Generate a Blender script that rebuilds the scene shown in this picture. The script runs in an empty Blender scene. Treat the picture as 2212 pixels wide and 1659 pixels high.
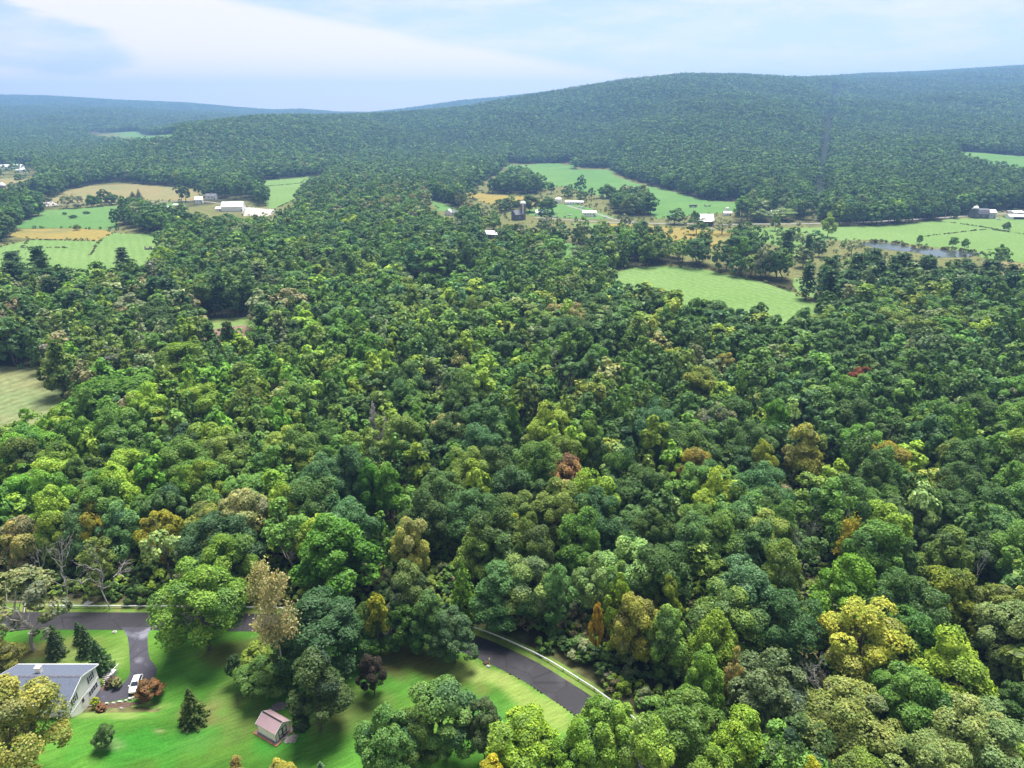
import bpy, bmesh, math, random
import numpy as np
from mathutils import Vector, Matrix

# ------------------------------------------------------------------ camera, world, sun, exposure
scene = bpy.context.scene
C = scene.collection
CAM_H = 105.0
PITCH = math.radians(21.2)
F_PX, W_PX, H_PX = 711.0, 1024.0, 768.0
cam_d = bpy.data.cameras.new('camera')
cam_d.sensor_width = 36.0
cam_d.lens = F_PX / W_PX * 36.0
cam_d.clip_start, cam_d.clip_end = 0.5, 30000.0
cam = bpy.data.objects.new('camera', cam_d)
cam.location = (0, 0, CAM_H)
cam.rotation_euler = (math.radians(90) - PITCH, 0, 0)
C.objects.link(cam)
scene.camera = cam

SUN_EL, SUN_AZ = math.radians(68), math.radians(16)      # azimuth measured from +Y towards +X
sun_d = bpy.data.lights.new('sun', 'SUN')
sun_d.energy = 4.6
sun_d.angle = math.radians(28.0)
sun_d.color = (1.0, 0.955, 0.88)
sun = bpy.data.objects.new('sun', sun_d)
sdir = Vector((math.sin(SUN_AZ) * math.cos(SUN_EL), math.cos(SUN_AZ) * math.cos(SUN_EL), math.sin(SUN_EL)))
sun.rotation_euler = sdir.to_track_quat('Z', 'Y').to_euler()
sun.location = (0, 0, 600)
C.objects.link(sun)

world = bpy.data.worlds.new('World')
scene.world = world
world.use_nodes = True
SKY_STRENGTH = 0.058
CLOUD_LOW = (0.68, 0.545, 0.38)
CLOUD = (0.51, 0.465, 0.40)


def build_world():
    nt = world.node_tree
    N, L = nt.nodes, nt.links
    N.clear()
    out = N.new('ShaderNodeOutputWorld')
    bg = N.new('ShaderNodeBackground')
    sky = N.new('ShaderNodeTexSky')
    sky.sky_type = 'NISHITA'
    sky.sun_disc = False
    sky.sun_elevation = SUN_EL
    sky.sun_rotation = SUN_AZ
    sky.air_density, sky.dust_density, sky.ozone_density = 1.0, 0.6, 1.5
    tc = N.new('ShaderNodeTexCoord')
    sep = N.new('ShaderNodeSeparateXYZ')
    L.new(tc.outputs['Generated'], sep.inputs[0])

    def m(op, a, b=None, c=None, clamp=False):
        n = N.new('ShaderNodeMath')
        n.operation = op
        n.use_clamp = clamp
        for i, v in enumerate((a, b, c)):
            if v is None:
                continue
            if isinstance(v, (int, float)):
                n.inputs[i].default_value = v
            else:
                L.new(v, n.inputs[i])
        return n.outputs[0]
    az = m('MULTIPLY', m('ARCTAN2', sep.outputs[0], sep.outputs[1]), 180 / math.pi)
    el = m('MULTIPLY', m('ARCSINE', sep.outputs[2]), 180 / math.pi)
    # streaky cirrus noise stretched along the horizon
    mp = N.new('ShaderNodeMapping')
    mp.inputs['Scale'].default_value = (5.0, 5.0, 22.0)
    L.new(tc.outputs['Generated'], mp.inputs[0])
    nz = N.new('ShaderNodeTexNoise')
    nz.inputs['Scale'].default_value = 1.6
    nz.inputs['Detail'].default_value = 7.0
    nz.inputs['Roughness'].default_value = 0.6
    L.new(mp.outputs[0], nz.inputs['Vector'])
    noise = m('SUBTRACT', nz.outputs['Fac'], 0.5)
    # edge of the big cloud sheet: falls from left to right
    edge = m('ADD', m('MULTIPLY', az, -0.16), 4.15)
    edge = m('ADD', edge, m('MULTIPLY', noise, 0.9))
    sheet = N.new('ShaderNodeMapRange')
    sheet.interpolation_type = 'SMOOTHSTEP'
    L.new(m('SUBTRACT', edge, el), sheet.inputs['Value'])
    sheet.inputs['From Min'].default_value, sheet.inputs['From Max'].default_value = -0.25, 0.95
    # blue window in the sheet at the left
    da = m('DIVIDE', m('ADD', az, 33.0), 7.5)
    de = m('DIVIDE', m('SUBTRACT', m('ADD', el, m('MULTIPLY', az, 0.10)), 0.75), 1.9)
    r2 = m('ADD', m('MULTIPLY', da, da), m('MULTIPLY', de, de))
    r2 = m('ADD', r2, m('MULTIPLY', noise, 2.2))
    hole = N.new('ShaderNodeMapRange')
    hole.interpolation_type = 'SMOOTHSTEP'
    L.new(r2, hole.inputs['Value'])
    hole.inputs['From Min'].default_value, hole.inputs['From Max'].default_value = 0.45, 1.25
    cl = m('MULTIPLY', sheet.outputs[0], m('ADD', m('MULTIPLY', hole.outputs[0], 0.85), 0.15))
    # thin veil everywhere else, with wisps
    wisp = N.new('ShaderNodeMapRange')
    L.new(nz.outputs['Fac'], wisp.inputs['Value'])
    wisp.inputs['From Min'].default_value, wisp.inputs['From Max'].default_value = 0.42, 0.72
    wisp.inputs['To Min'].default_value, wisp.inputs['To Max'].default_value = 0.20, 0.75
    cover = m('MAXIMUM', cl, wisp.outputs[0])
    scale = N.new('ShaderNodeVectorMath')
    scale.operation = 'SCALE'
    L.new(sky.outputs[0], scale.inputs[0])
    scale.inputs['Scale'].default_value = SKY_STRENGTH
    mix = N.new('ShaderNodeMix')
    mix.data_type = 'RGBA'
    L.new(cover, mix.inputs[0])
    L.new(scale.outputs[0], mix.inputs[6])
    low = N.new('ShaderNodeMapRange')          # the sky whitens towards the horizon
    low.interpolation_type = 'SMOOTHSTEP'
    L.new(el, low.inputs['Value'])
    low.inputs['From Min'].default_value, low.inputs['From Max'].default_value = 7.0, 0.0
    cm = N.new('ShaderNodeMix')
    cm.data_type = 'RGBA'
    L.new(low.outputs[0], cm.inputs[0])
    cm.inputs[6].default_value = (*CLOUD, 1)
    cm.inputs[7].default_value = (*CLOUD_LOW, 1)
    L.new(cm.outputs[2], mix.inputs[7])
    L.new(mix.outputs[2], bg.inputs['Color'])
    bg.inputs['Strength'].default_value = 1.0
    L.new(bg.outputs[0], out.inputs['Surface'])


build_world()
HAZE = 1.75e-4
vs = scene.view_settings
scene.display_settings.display_device = 'sRGB'
vs.view_transform = 'Standard'
vs.look = 'None'
vs.exposure = 1.22
vs.gamma = 1.0
vs.use_curve_mapping = False
scene.render.engine = 'CYCLES'
cy = scene.cycles
cy.max_bounces, cy.diffuse_bounces, cy.glossy_bounces = 4, 2, 2
cy.transmission_bounces, cy.transparent_max_bounces, cy.volume_bounces = 2, 4, 0
cy.use_denoising = True
cy.denoiser = 'OPENIMAGEDENOISE'
cy.caustics_reflective = cy.caustics_refractive = False
cy.sample_clamp_indirect = 4.0

# ------------------------------------------------------------------ picture <-> place (author's survey: readings in a 2212 px wide print)
S2 = 1024.0 / 2212.0
CO, SI = math.cos(PITCH), math.sin(PITCH)


def ray(px, py):
    a = (np.asarray(px, float) * S2 - 512) / F_PX
    b = (384 - np.asarray(py, float) * S2) / F_PX
    return a, CO + b * SI, -SI + b * CO


def at(px, py, z=0.0):
    a, y, dz = ray(px, py)
    t = (CAM_H - z) / -dz
    return np.array([a * t, y * t])


def proj(x, y, z):
    x, y, z = np.asarray(x, float), np.asarray(y, float), np.asarray(z, float) - CAM_H
    d = y * CO - z * SI
    v = y * SI + z * CO
    return (512 + F_PX * x / d) / S2, (384 - F_PX * v / d) / S2, d


def R1(x, y):
    return (x * .27253, 1206.9 + y * .27253)


# ------------------------------------------------------------------ terrain
def smooth(t):
    t = np.clip(t, 0, 1)
    return t * t * (3 - 2 * t)


def crest(table):
    u, d, h = [], [], []
    for x, y, D in table:
        a, yy, dz = ray(x, y)
        u.append(a / yy)
        d.append(D)
        h.append(max(0.0, CAM_H + dz / yy * D - 12))
    return np.array(u), np.array(d), np.array(h)


def feet(table):
    u, f = [], []
    for x, y in table:
        p = at(x, y)
        u.append(p[0] / p[1])
        f.append(p[1])
    return np.array(u), np.array(f)


RIDGES = [
    (crest([(-700, 500, 1200), (-200, 460, 1300), (60, 398, 1400), (180, 365, 1420), (270, 325, 1500), (330, 300, 1560), (400, 277, 1650), (480, 266, 1750), (560, 256, 1900), (620, 253, 2000),
            (700, 254, 2150), (800, 251, 2250), (900, 244, 2350), (1000, 235, 2450), (1100, 216, 2500), (1250, 191, 2550), (1350, 175, 2600), (1480, 162, 2650), (1600, 164, 2750),
            (1740, 170, 2900), (1800, 166, 3500), (1860, 162, 4100), (2000, 157, 4500), (2212, 143, 4800), (2600, 125, 5000), (3200, 130, 5000)]),
     feet([(-700, 420), (-100, 415), (80, 405), (200, 403), (430, 388), (560, 387), (700, 376), (850, 356), (1000, 350), (1090, 354), (1200, 351), (1320, 364), (1340, 378), (1400, 396), (1500, 426), (1600, 436),
           (1760, 442), (1850, 466), (2000, 470), (2100, 458), (2212, 445), (2700, 440)])),
    (crest([(-900, 240, 4300), (0, 229, 4300), (150, 231, 4300), (250, 233, 4300), (400, 241, 4300), (580, 250, 4300), (700, 300, 4300), (900, 380, 4300), (3000, 420, 4300)]),
     (np.array([-2.0, 2.0]), np.array([1900.0, 1900.0]))),
    (crest([(-900, 200, 5600), (0, 206, 5600), (100, 208, 5600), (250, 217, 5600), (400, 223, 5600), (500, 232, 5600), (590, 239, 5600), (650, 237, 5600), (740, 244, 5600), (800, 244, 5400),
            (860, 238, 5200), (1000, 218, 5000), (1080, 211, 5000), (1250, 192, 5000), (1400, 185, 5000), (1800, 180, 5200), (3000, 190, 5200)]),
     (np.array([-2.0, 2.0]), np.array([3900.0, 3900.0]))),
]


def bank(x, y):
    return 2.8 * smooth((102.5 - y) / 6.5) * smooth((-58 - x) / 14)


def terrain(x, y):
    x, y = np.asarray(x, float), np.asarray(y, float)
    ys = np.maximum(y, 60.0)
    u = np.clip(x / ys, -1.6, 1.6)
    z = np.zeros_like(ys)
    for (cu, cd, chh), (fu, ff) in RIDGES:
        D = np.interp(u, cu, cd)
        Hc = np.interp(u, cu, chh)
        Fd = np.minimum(np.interp(u, fu, ff), D - 250)
        s = np.clip((ys - Fd) / (D - Fd), 0, 1)
        rise = 0.55 * s + 0.45 * smooth(s)
        h = Hc * rise
        und = (np.sin(x * .013 + ys * .004) + np.sin(x * .0061 - ys * .009 + 1.3) + 0.6 * np.sin(x * .027 + ys * .019))
        h = h + np.clip(Hc / 60, 0, 1) * und * 6.0 * np.sin(np.pi * s) ** 1
        h = h * (1 - 0.35 * smooth((ys - D) / 1500))
        z = np.maximum(z, h)
    return z + bank(x, y)


def hit(px, py, up=0.0):
    """ground point under a reading of the print, on the real terrain (plus `up` metres of crown)"""
    a, yy, dz = [float(v) for v in ray(px, py)]
    t = np.concatenate([np.linspace(60, 1500, 3000), np.linspace(1500, 9000, 6000)])
    gap = CAM_H + dz * t - terrain(a * t, yy * t) - up
    i = int(np.argmax(gap < 0)) if (gap < 0).any() else len(t) - 1
    return np.array([a * t[i], yy * t[i]])


def hz(x, y):
    return float(terrain(np.array([x]), np.array([y]))[0])


# ------------------------------------------------------------------ materials
def new_mat(name):
    m = bpy.data.materials.new(name)
    m.use_nodes = True
    m.node_tree.nodes.clear()
    return m


def simple_mat(name, col, rough=0.7, metal=0.0, noise=0.0, nscale=3.0, col2=None, spec=0.3, bump=0.0, coat=0.0):
    m = new_mat(name)
    N, L = m.node_tree.nodes, m.node_tree.links
    out = N.new('ShaderNodeOutputMaterial')
    b = N.new('ShaderNodeBsdfPrincipled')
    b.inputs['Base Color'].default_value = (*col, 1)
    b.inputs['Roughness'].default_value = rough
    b.inputs['Metallic'].default_value = metal
    b.inputs['Specular IOR Level'].default_value = spec
    if coat:
        b.inputs['Coat Weight'].default_value = coat
    if noise or col2 or bump:
        tc = N.new('ShaderNodeTexCoord')
        nz = N.new('ShaderNodeTexNoise')
        nz.inputs['Scale'].default_value = nscale
        nz.inputs['Detail'].default_value = 6
        L.new(tc.outputs['Object'], nz.inputs['Vector'])
        mr = N.new('ShaderNodeMapRange')
        mr.inputs['From Min'].default_value, mr.inputs['From Max'].default_value = 0.35, 0.65
        L.new(nz.outputs['Fac'], mr.inputs['Value'])
        mx = N.new('ShaderNodeMix')
        mx.data_type = 'RGBA'
        L.new(mr.outputs[0], mx.inputs[0])
        mx.inputs[6].default_value = (*col, 1)
        c2 = col2 or tuple(c * (1 - noise) for c in col)
        mx.inputs[7].default_value = (*c2, 1)
        L.new(mx.outputs[2], b.inputs['Base Color'])
        if bump:
            bp = N.new('ShaderNodeBump')
            bp.inputs['Strength'].default_value = bump
            bp.inputs['Distance'].default_value = 0.05
            L.new(nz.outputs['Fac'], bp.inputs['Height'])
            L.new(bp.outputs[0], b.inputs['Normal'])
    L.new(b.outputs[0], out.inputs['Surface'])
    return m


def leaf_mat(name, instanced):
    """foliage: own colour of the tree (object colour or instance attribute), varied leaf by leaf; alpha = share of branches that have turned"""
    m = new_mat(name)
    N, L = m.node_tree.nodes, m.node_tree.links
    out = N.new('ShaderNodeOutputMaterial')
    if instanced:
        src = N.new('ShaderNodeAttribute')
        src.attribute_type = 'INSTANCER'
        src.attribute_name = 'tcol'
        col, al = src.outputs['Color'], src.outputs['Alpha']
    else:
        src = N.new('ShaderNodeObjectInfo')
        col, al = src.outputs['Color'], src.outputs['Alpha']
    at_ = N.new('ShaderNodeAttribute')
    at_.attribute_name = 'leaf'
    sp = N.new('ShaderNodeSeparateXYZ')
    L.new(at_.outputs['Vector'], sp.inputs[0])
    # x: per leaf value, y: per branch value
    mr = N.new('ShaderNodeMapRange')
    L.new(sp.outputs[0], mr.inputs['Value'])
    mr.inputs['To Min'].default_value, mr.inputs['To Max'].default_value = 0.50, 1.50
    vm = N.new('ShaderNodeVectorMath')
    vm.operation = 'SCALE'
    L.new(col, vm.inputs[0])
    L.new(mr.outputs[0], vm.inputs['Scale'])
    # turned branches
    lt = N.new('ShaderNodeMath')
    lt.operation = 'LESS_THAN'
    L.new(sp.outputs[1], lt.inputs[0])
    sub = N.new('ShaderNodeMath')
    sub.operation = 'SUBTRACT'
    sub.inputs[0].default_value = 1.0
    L.new(al, sub.inputs[1])
    L.new(sub.outputs[0], lt.inputs[1])
    tint = N.new('ShaderNodeVectorMath')
    tint.operation = 'MULTIPLY_ADD'
    L.new(vm.outputs[0], tint.inputs[0])
    tint.inputs[1].default_value = (1.30, 1.25, 0.9)
    tint.inputs[2].default_value = (0.016, 0.020, 0.0)
    mx = N.new('ShaderNodeMix')
    mx.data_type = 'RGBA'
    L.new(lt.outputs[0], mx.inputs[0])
    L.new(vm.outputs[0], mx.inputs[6])
    L.new(tint.outputs[0], mx.inputs[7])
    # slight hue drift per branch
    mr2 = N.new('ShaderNodeMapRange')
    L.new(sp.outputs[2], mr2.inputs['Value'])
    mr2.inputs['To Min'].default_value, mr2.inputs['To Max'].default_value = 0.86, 1.10
    cmb = N.new('ShaderNodeCombineXYZ')
    L.new(mr2.outputs[0], cmb.inputs[0])
    cmb.inputs[1].default_value = 1.0
    cmb.inputs[2].default_value = 1.0
    hue = N.new('ShaderNodeVectorMath')
    hue.operation = 'MULTIPLY'
    L.new(mx.outputs[2], hue.inputs[0])
    L.new(cmb.outputs[0], hue.inputs[1])
    d = N.new('ShaderNodeBsdfDiffuse')
    t = N.new('ShaderNodeBsdfTranslucent')
    g = N.new('ShaderNodeBsdfGlossy')
    g.inputs['Roughness'].default_value = 0.45
    g.inputs['Color'].default_value = (1, 1, 1, 1)
    L.new(hue.outputs[0], d.inputs['Color'])
    tm = N.new('ShaderNodeVectorMath')
    tm.operation = 'MULTIPLY'
    tm.inputs[1].default_value = (1.1, 1.15, 0.6)
    L.new(hue.outputs[0], tm.inputs[0])
    L.new(tm.outputs[0], t.inputs['Color'])
    a1 = N.new('ShaderNodeMixShader')
    a1.inputs[0].default_value = 0.28
    L.new(d.outputs[0], a1.inputs[1])
    L.new(t.outputs[0], a1.inputs[2])
    a2 = N.new('ShaderNodeMixShader')
    a2.inputs[0].default_value = 0.010
    L.new(a1.outputs[0], a2.inputs[1])
    L.new(g.outputs[0], a2.inputs[2])
    L.new(a2.outputs[0], out.inputs['Surface'])
    return m


M = {}
M['leaf'] = leaf_mat('foliage', False)
M['leaf_inst'] = leaf_mat('foliage_of_the_woods', True)
M['bark'] = simple_mat('bark', (0.13, 0.11, 0.09), 0.9, noise=.45, nscale=4)
M['birch'] = simple_mat('pale_bark', (0.50, 0.46, 0.41), 0.85, noise=.5, nscale=2)
M['deadwood'] = simple_mat('dead_wood', (0.52, 0.49, 0.47), 0.9, noise=.35, nscale=2)
M['white'] = simple_mat('white_siding', (0.86, 0.86, 0.85), 0.6, noise=.06, nscale=2)
M['trim'] = simple_mat('white_trim', (0.82, 0.82, 0.82), 0.5)
M['cream'] = simple_mat('cream_siding', (0.88, 0.82, 0.76), 0.6, noise=.06, nscale=2)
M['roof_blue'] = simple_mat('blue_grey_shingle', (0.115, 0.138, 0.195), 0.75, noise=.4, nscale=7, bump=.4)
M['roof_mauve'] = simple_mat('mauve_shingle', (0.40, 0.28, 0.31), 0.85, noise=.22, nscale=9, bump=.4)
M['roof_grey'] = simple_mat('grey_shingle', (0.16, 0.17, 0.20), 0.8, noise=.3, nscale=2)
M['roof_white'] = simple_mat('white_metal_roof', (0.80, 0.81, 0.83), 0.4, noise=.08, nscale=1)
M['grey_board'] = simple_mat('grey_boards', (0.13, 0.13, 0.16), 0.8, noise=.4, nscale=1.5)
M['pale_grey'] = simple_mat('pale_grey_sheet', (0.48, 0.50, 0.52), 0.6, noise=.15, nscale=1)
M['red_board'] = simple_mat('red_barn_boards', (0.24, 0.06, 0.05), 0.8, noise=.4, nscale=1)
M['brick_red'] = simple_mat('silo_staves', (0.25, 0.17, 0.16), 0.85, noise=.3, nscale=1)
M['glass'] = simple_mat('window_glass', (0.03, 0.04, 0.06), 0.08, spec=.6)
M['black'] = simple_mat('black_trim', (0.02, 0.02, 0.022), 0.6)
M['dark'] = simple_mat('dark_shade', (0.03, 0.03, 0.035), 0.8)  # near-black colour standing in for shade: shed ridge line and open fronts
M['carpaint'] = simple_mat('white_car_paint', (0.80, 0.80, 0.80), 0.3, spec=.5, coat=.5)
M['tyre'] = simple_mat('tyre_rubber', (0.025, 0.025, 0.025), 0.85)
M['rim'] = simple_mat('wheel_rim', (0.55, 0.55, 0.57), 0.35, metal=.8)
M['lamp'] = simple_mat('lamp_lens', (0.65, 0.66, 0.68), 0.1, spec=.6)
M['tail'] = simple_mat('tail_lens', (0.45, 0.03, 0.03), 0.2, spec=.6)
M['steel'] = simple_mat('galvanised_steel', (0.80, 0.80, 0.79), 0.5, metal=.0, noise=.15, nscale=1.5)
M['post'] = simple_mat('weathered_post', (0.33, 0.29, 0.24), 0.9, noise=.3)
M['timber_red'] = simple_mat('red_timber', (0.50, 0.18, 0.10), 0.8, noise=.3, nscale=3)
M['gravel'] = simple_mat('gravel_bed', (0.30, 0.27, 0.27), 0.95, noise=.55, nscale=5, bump=.6)
M['stone'] = simple_mat('pale_stone', (0.48, 0.45, 0.43), 0.9, noise=.35, nscale=2)
M['yellow'] = simple_mat('yellow_paint', (0.75, 0.52, 0.05), 0.6)
M['blue'] = simple_mat('blue_plastic', (0.02, 0.09, 0.16), 0.5)
M['mulch'] = simple_mat('mulch', (0.12, 0.075, 0.055), 0.95, noise=.5, nscale=4)
M['orange'] = simple_mat('orange_paint', (0.62, 0.16, 0.07), 0.6)
M['wood'] = simple_mat('sawn_wood', (0.40, 0.31, 0.22), 0.85, noise=.3, nscale=5)
M['reed'] = simple_mat('reed_mass', (0.085, 0.062, 0.045), 0.95, noise=.4, nscale=.5)
M['hedge'] = simple_mat('hedge_leaves', (0.075, 0.080, 0.035), 0.95, noise=.5, nscale=.5)


def water_mat():
    m = new_mat('pond_water')
    N, L = m.node_tree.nodes, m.node_tree.links
    out = N.new('ShaderNodeOutputMaterial')
    b = N.new('ShaderNodeBsdfPrincipled')
    b.inputs['Base Color'].default_value = (0.05, 0.06, 0.05, 1)
    b.inputs['Roughness'].default_value = 0.12
    b.inputs['IOR'].default_value = 1.33
    nz = N.new('ShaderNodeTexNoise')
    tc = N.new('ShaderNodeTexCoord')
    L.new(tc.outputs['Object'], nz.inputs['Vector'])
    nz.inputs['Scale'].default_value = 0.6
    bp = N.new('ShaderNodeBump')
    bp.inputs['Strength'].default_value = 0.05
    L.new(nz.outputs['Fac'], bp.inputs['Height'])
    L.new(bp.outputs[0], b.inputs['Normal'])
    L.new(b.outputs[0], out.inputs['Surface'])
    return m


M['water'] = water_mat()


def field_mat(name, c1, c2, scale=.02, stripe=0.0, angle=0.0, period=4.0, c3=None):
    m = new_mat(name)
    N, L = m.node_tree.nodes, m.node_tree.links
    out = N.new('ShaderNodeOutputMaterial')
    b = N.new('ShaderNodeBsdfDiffuse')
    tc = N.new('ShaderNodeTexCoord')
    nz = N.new('ShaderNodeTexNoise')
    nz.inputs['Scale'].default_value = scale
    nz.inputs['Detail'].default_value = 9
    nz.inputs['Roughness'].default_value = .62
    L.new(tc.outputs['Object'], nz.inputs['Vector'])
    cr = N.new('ShaderNodeValToRGB')
    e = cr.color_ramp.elements
    e[0].position, e[1].position = .33, .66
    e[0].color, e[1].color = (*c1, 1), (*c2, 1)
    if c3:
        e3 = e.new(.5)
        e3.color = (*c3, 1)
    L.new(nz.outputs['Fac'], cr.inputs[0])
    col = cr.outputs[0]
    # fine mottling so that grass does not read as paint
    n2 = N.new('ShaderNodeTexNoise')
    n2.inputs['Scale'].default_value = .35
    n2.inputs['Detail'].default_value = 8
    n2.inputs['Roughness'].default_value = .7
    L.new(tc.outputs['Object'], n2.inputs['Vector'])
    mr = N.new('ShaderNodeMapRange')
    mr.inputs['From Min'].default_value, mr.inputs['From Max'].default_value = .3, .7
    mr.inputs['To Min'].default_value, mr.inputs['To Max'].default_value = .70, 1.26
    L.new(n2.outputs['Fac'], mr.inputs['Value'])
    vm = N.new('ShaderNodeVectorMath')
    vm.operation = 'SCALE'
    L.new(col, vm.inputs[0])
    L.new(mr.outputs[0], vm.inputs['Scale'])
    col = vm.outputs[0]
    if stripe:
        mp = N.new('ShaderNodeMapping')
        mp.inputs['Rotation'].default_value = (0, 0, angle)
        L.new(tc.outputs['Object'], mp.inputs[0])
        wv = N.new('ShaderNodeTexWave')
        wv.wave_type = 'BANDS'
        wv.bands_direction = 'X'
        wv.inputs['Scale'].default_value = .314 / period
        wv.inputs['Distortion'].default_value = 1.2
        wv.inputs['Detail'].default_value = 2
        wv.inputs['Detail Scale'].default_value = .5
        L.new(mp.outputs[0], wv.inputs[0])
        mr = N.new('ShaderNodeMapRange')
        mr.inputs['To Min'].default_value, mr.inputs['To Max'].default_value = 1 - stripe, 1 + stripe
        L.new(wv.outputs['Fac'], mr.inputs['Value'])
        vm = N.new('ShaderNodeVectorMath')
        vm.operation = 'SCALE'
        L.new(col, vm.inputs[0])
        L.new(mr.outputs[0], vm.inputs['Scale'])
        col = vm.outputs[0]
    L.new(col, b.inputs['Color'])
    L.new(b.outputs[0], out.inputs['Surface'])
    return m


M['f_green'] = field_mat('green_pasture', (0.081, 0.171, 0.053), (0.115, 0.205, 0.065), .012, stripe=.05, angle=.9, period=7.0)
M['f_bright'] = field_mat('bright_pasture', (0.118, 0.200, 0.060), (0.146, 0.226, 0.077), .012, stripe=.045, angle=-.5, period=6.0)
M['f_pale'] = field_mat('pale_pasture', (0.136, 0.205, 0.062), (0.167, 0.223, 0.074), .01, c3=(0.112, 0.192, 0.056))
M['f_gold'] = field_mat('goldenrod_field', (0.21, 0.175, 0.058), (0.165, 0.16, 0.065), .03, c3=(0.24, 0.19, 0.055))
M['f_tan'] = field_mat('dry_field', (0.19, 0.165, 0.085), (0.16, 0.175, 0.08), .012, c3=(0.21, 0.18, 0.085))
M['f_mown'] = field_mat('mown_field', (0.186, 0.180, 0.087), (0.124, 0.186, 0.081), .02, stripe=.10, angle=.5, period=5.0)
M['f_scrub'] = field_mat('scrub_meadow', (0.174, 0.155, 0.068), (0.105, 0.118, 0.050), .04, c3=(0.149, 0.161, 0.062))
M['f_mauve'] = field_mat('mauve_marsh', (0.211, 0.130, 0.112), (0.186, 0.136, 0.105), .06)
M['f_cut'] = field_mat('powerline_cut', (0.020, 0.034, 0.020), (0.035, 0.040, 0.028), .02)
M['f_gravel'] = field_mat('gravel_yard', (0.322, 0.291, 0.260), (0.372, 0.347, 0.316), .03)


def asphalt_mat(name, base, stain, stain_amt=.5):
    m = new_mat(name)
    N, L = m.node_tree.nodes, m.node_tree.links
    out = N.new('ShaderNodeOutputMaterial')
    b = N.new('ShaderNodeBsdfPrincipled')
    tc = N.new('ShaderNodeTexCoord')
    big = N.new('ShaderNodeTexNoise')
    big.inputs['Scale'].default_value = .16
    big.inputs['Detail'].default_value = 6
    L.new(tc.outputs['Object'], big.inputs['Vector'])
    mr = N.new('ShaderNodeMapRange')
    mr.inputs['From Min'].default_value, mr.inputs['From Max'].default_value = .60 - .2 * stain_amt, .72 - .2 * stain_amt
    L.new(big.outputs['Fac'], mr.inputs['Value'])
    fine = N.new('ShaderNodeTexNoise')
    fine.inputs['Scale'].default_value = 4
    fine.inputs['Detail'].default_value = 8
    L.new(tc.outputs['Object'], fine.inputs['Vector'])
    mx = N.new('ShaderNodeMix')
    mx.data_type = 'RGBA'
    L.new(mr.outputs[0], mx.inputs[0])
    mx.inputs[6].default_value = (*base, 1)
    mx.inputs[7].default_value = (*stain, 1)
    mr2 = N.new('ShaderNodeMapRange')
    mr2.inputs['To Min'].default_value, mr2.inputs['To Max'].default_value = .7, 1.3
    L.new(fine.outputs['Fac'], mr2.inputs['Value'])
    # long hairline cracks
    vo = N.new('ShaderNodeTexVoronoi')
    vo.feature = 'DISTANCE_TO_EDGE'
    vo.inputs['Scale'].default_value = .16
    L.new(tc.outputs['Object'], vo.inputs['Vector'])
    cr = N.new('ShaderNodeMapRange')
    cr.inputs['From Min'].default_value, cr.inputs['From Max'].default_value = .004, .02
    cr.inputs['To Min'].default_value, cr.inputs['To Max'].default_value = .55, 1.0
    L.new(vo.outputs['Distance'], cr.inputs['Value'])
    mul = N.new('ShaderNodeMath')
    mul.operation = 'MULTIPLY'
    L.new(mr2.outputs[0], mul.inputs[0])
    L.new(cr.outputs[0], mul.inputs[1])
    vm = N.new('ShaderNodeVectorMath')
    vm.operation = 'SCALE'
    L.new(mx.outputs[2], vm.inputs[0])
    L.new(mul.outputs[0], vm.inputs['Scale'])
    L.new(vm.outputs[0], b.inputs['Base Color'])
    wet = N.new('ShaderNodeTexNoise')
    wet.inputs['Scale'].default_value = .10
    wet.inputs['Detail'].default_value = 5
    wet.inputs['Distortion'].default_value = .8
    L.new(tc.outputs['Object'], wet.inputs['Vector'])
    wr = N.new('ShaderNodeMapRange')
    wr.inputs['From Min'].default_value, wr.inputs['From Max'].default_value = .57, .63
    wr.inputs['To Min'].default_value, wr.inputs['To Max'].default_value = .75, .5
    L.new(wet.outputs['Fac'], wr.inputs['Value'])
    L.new(wr.outputs[0], b.inputs['Roughness'])
    b.inputs['Specular IOR Level'].default_value = .25
    L.new(b.outputs[0], out.inputs['Surface'])
    return m


M['asphalt'] = asphalt_mat('asphalt', (0.026, 0.025, 0.030), (0.038, 0.037, 0.044), .5)
M['drive'] = asphalt_mat('driveway_asphalt', (0.046, 0.045, 0.060), (0.16, 0.16, 0.20), .12)
M['lane'] = field_mat('country_lane', (0.22, 0.21, 0.20), (0.27, 0.26, 0.25), .05)


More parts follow.
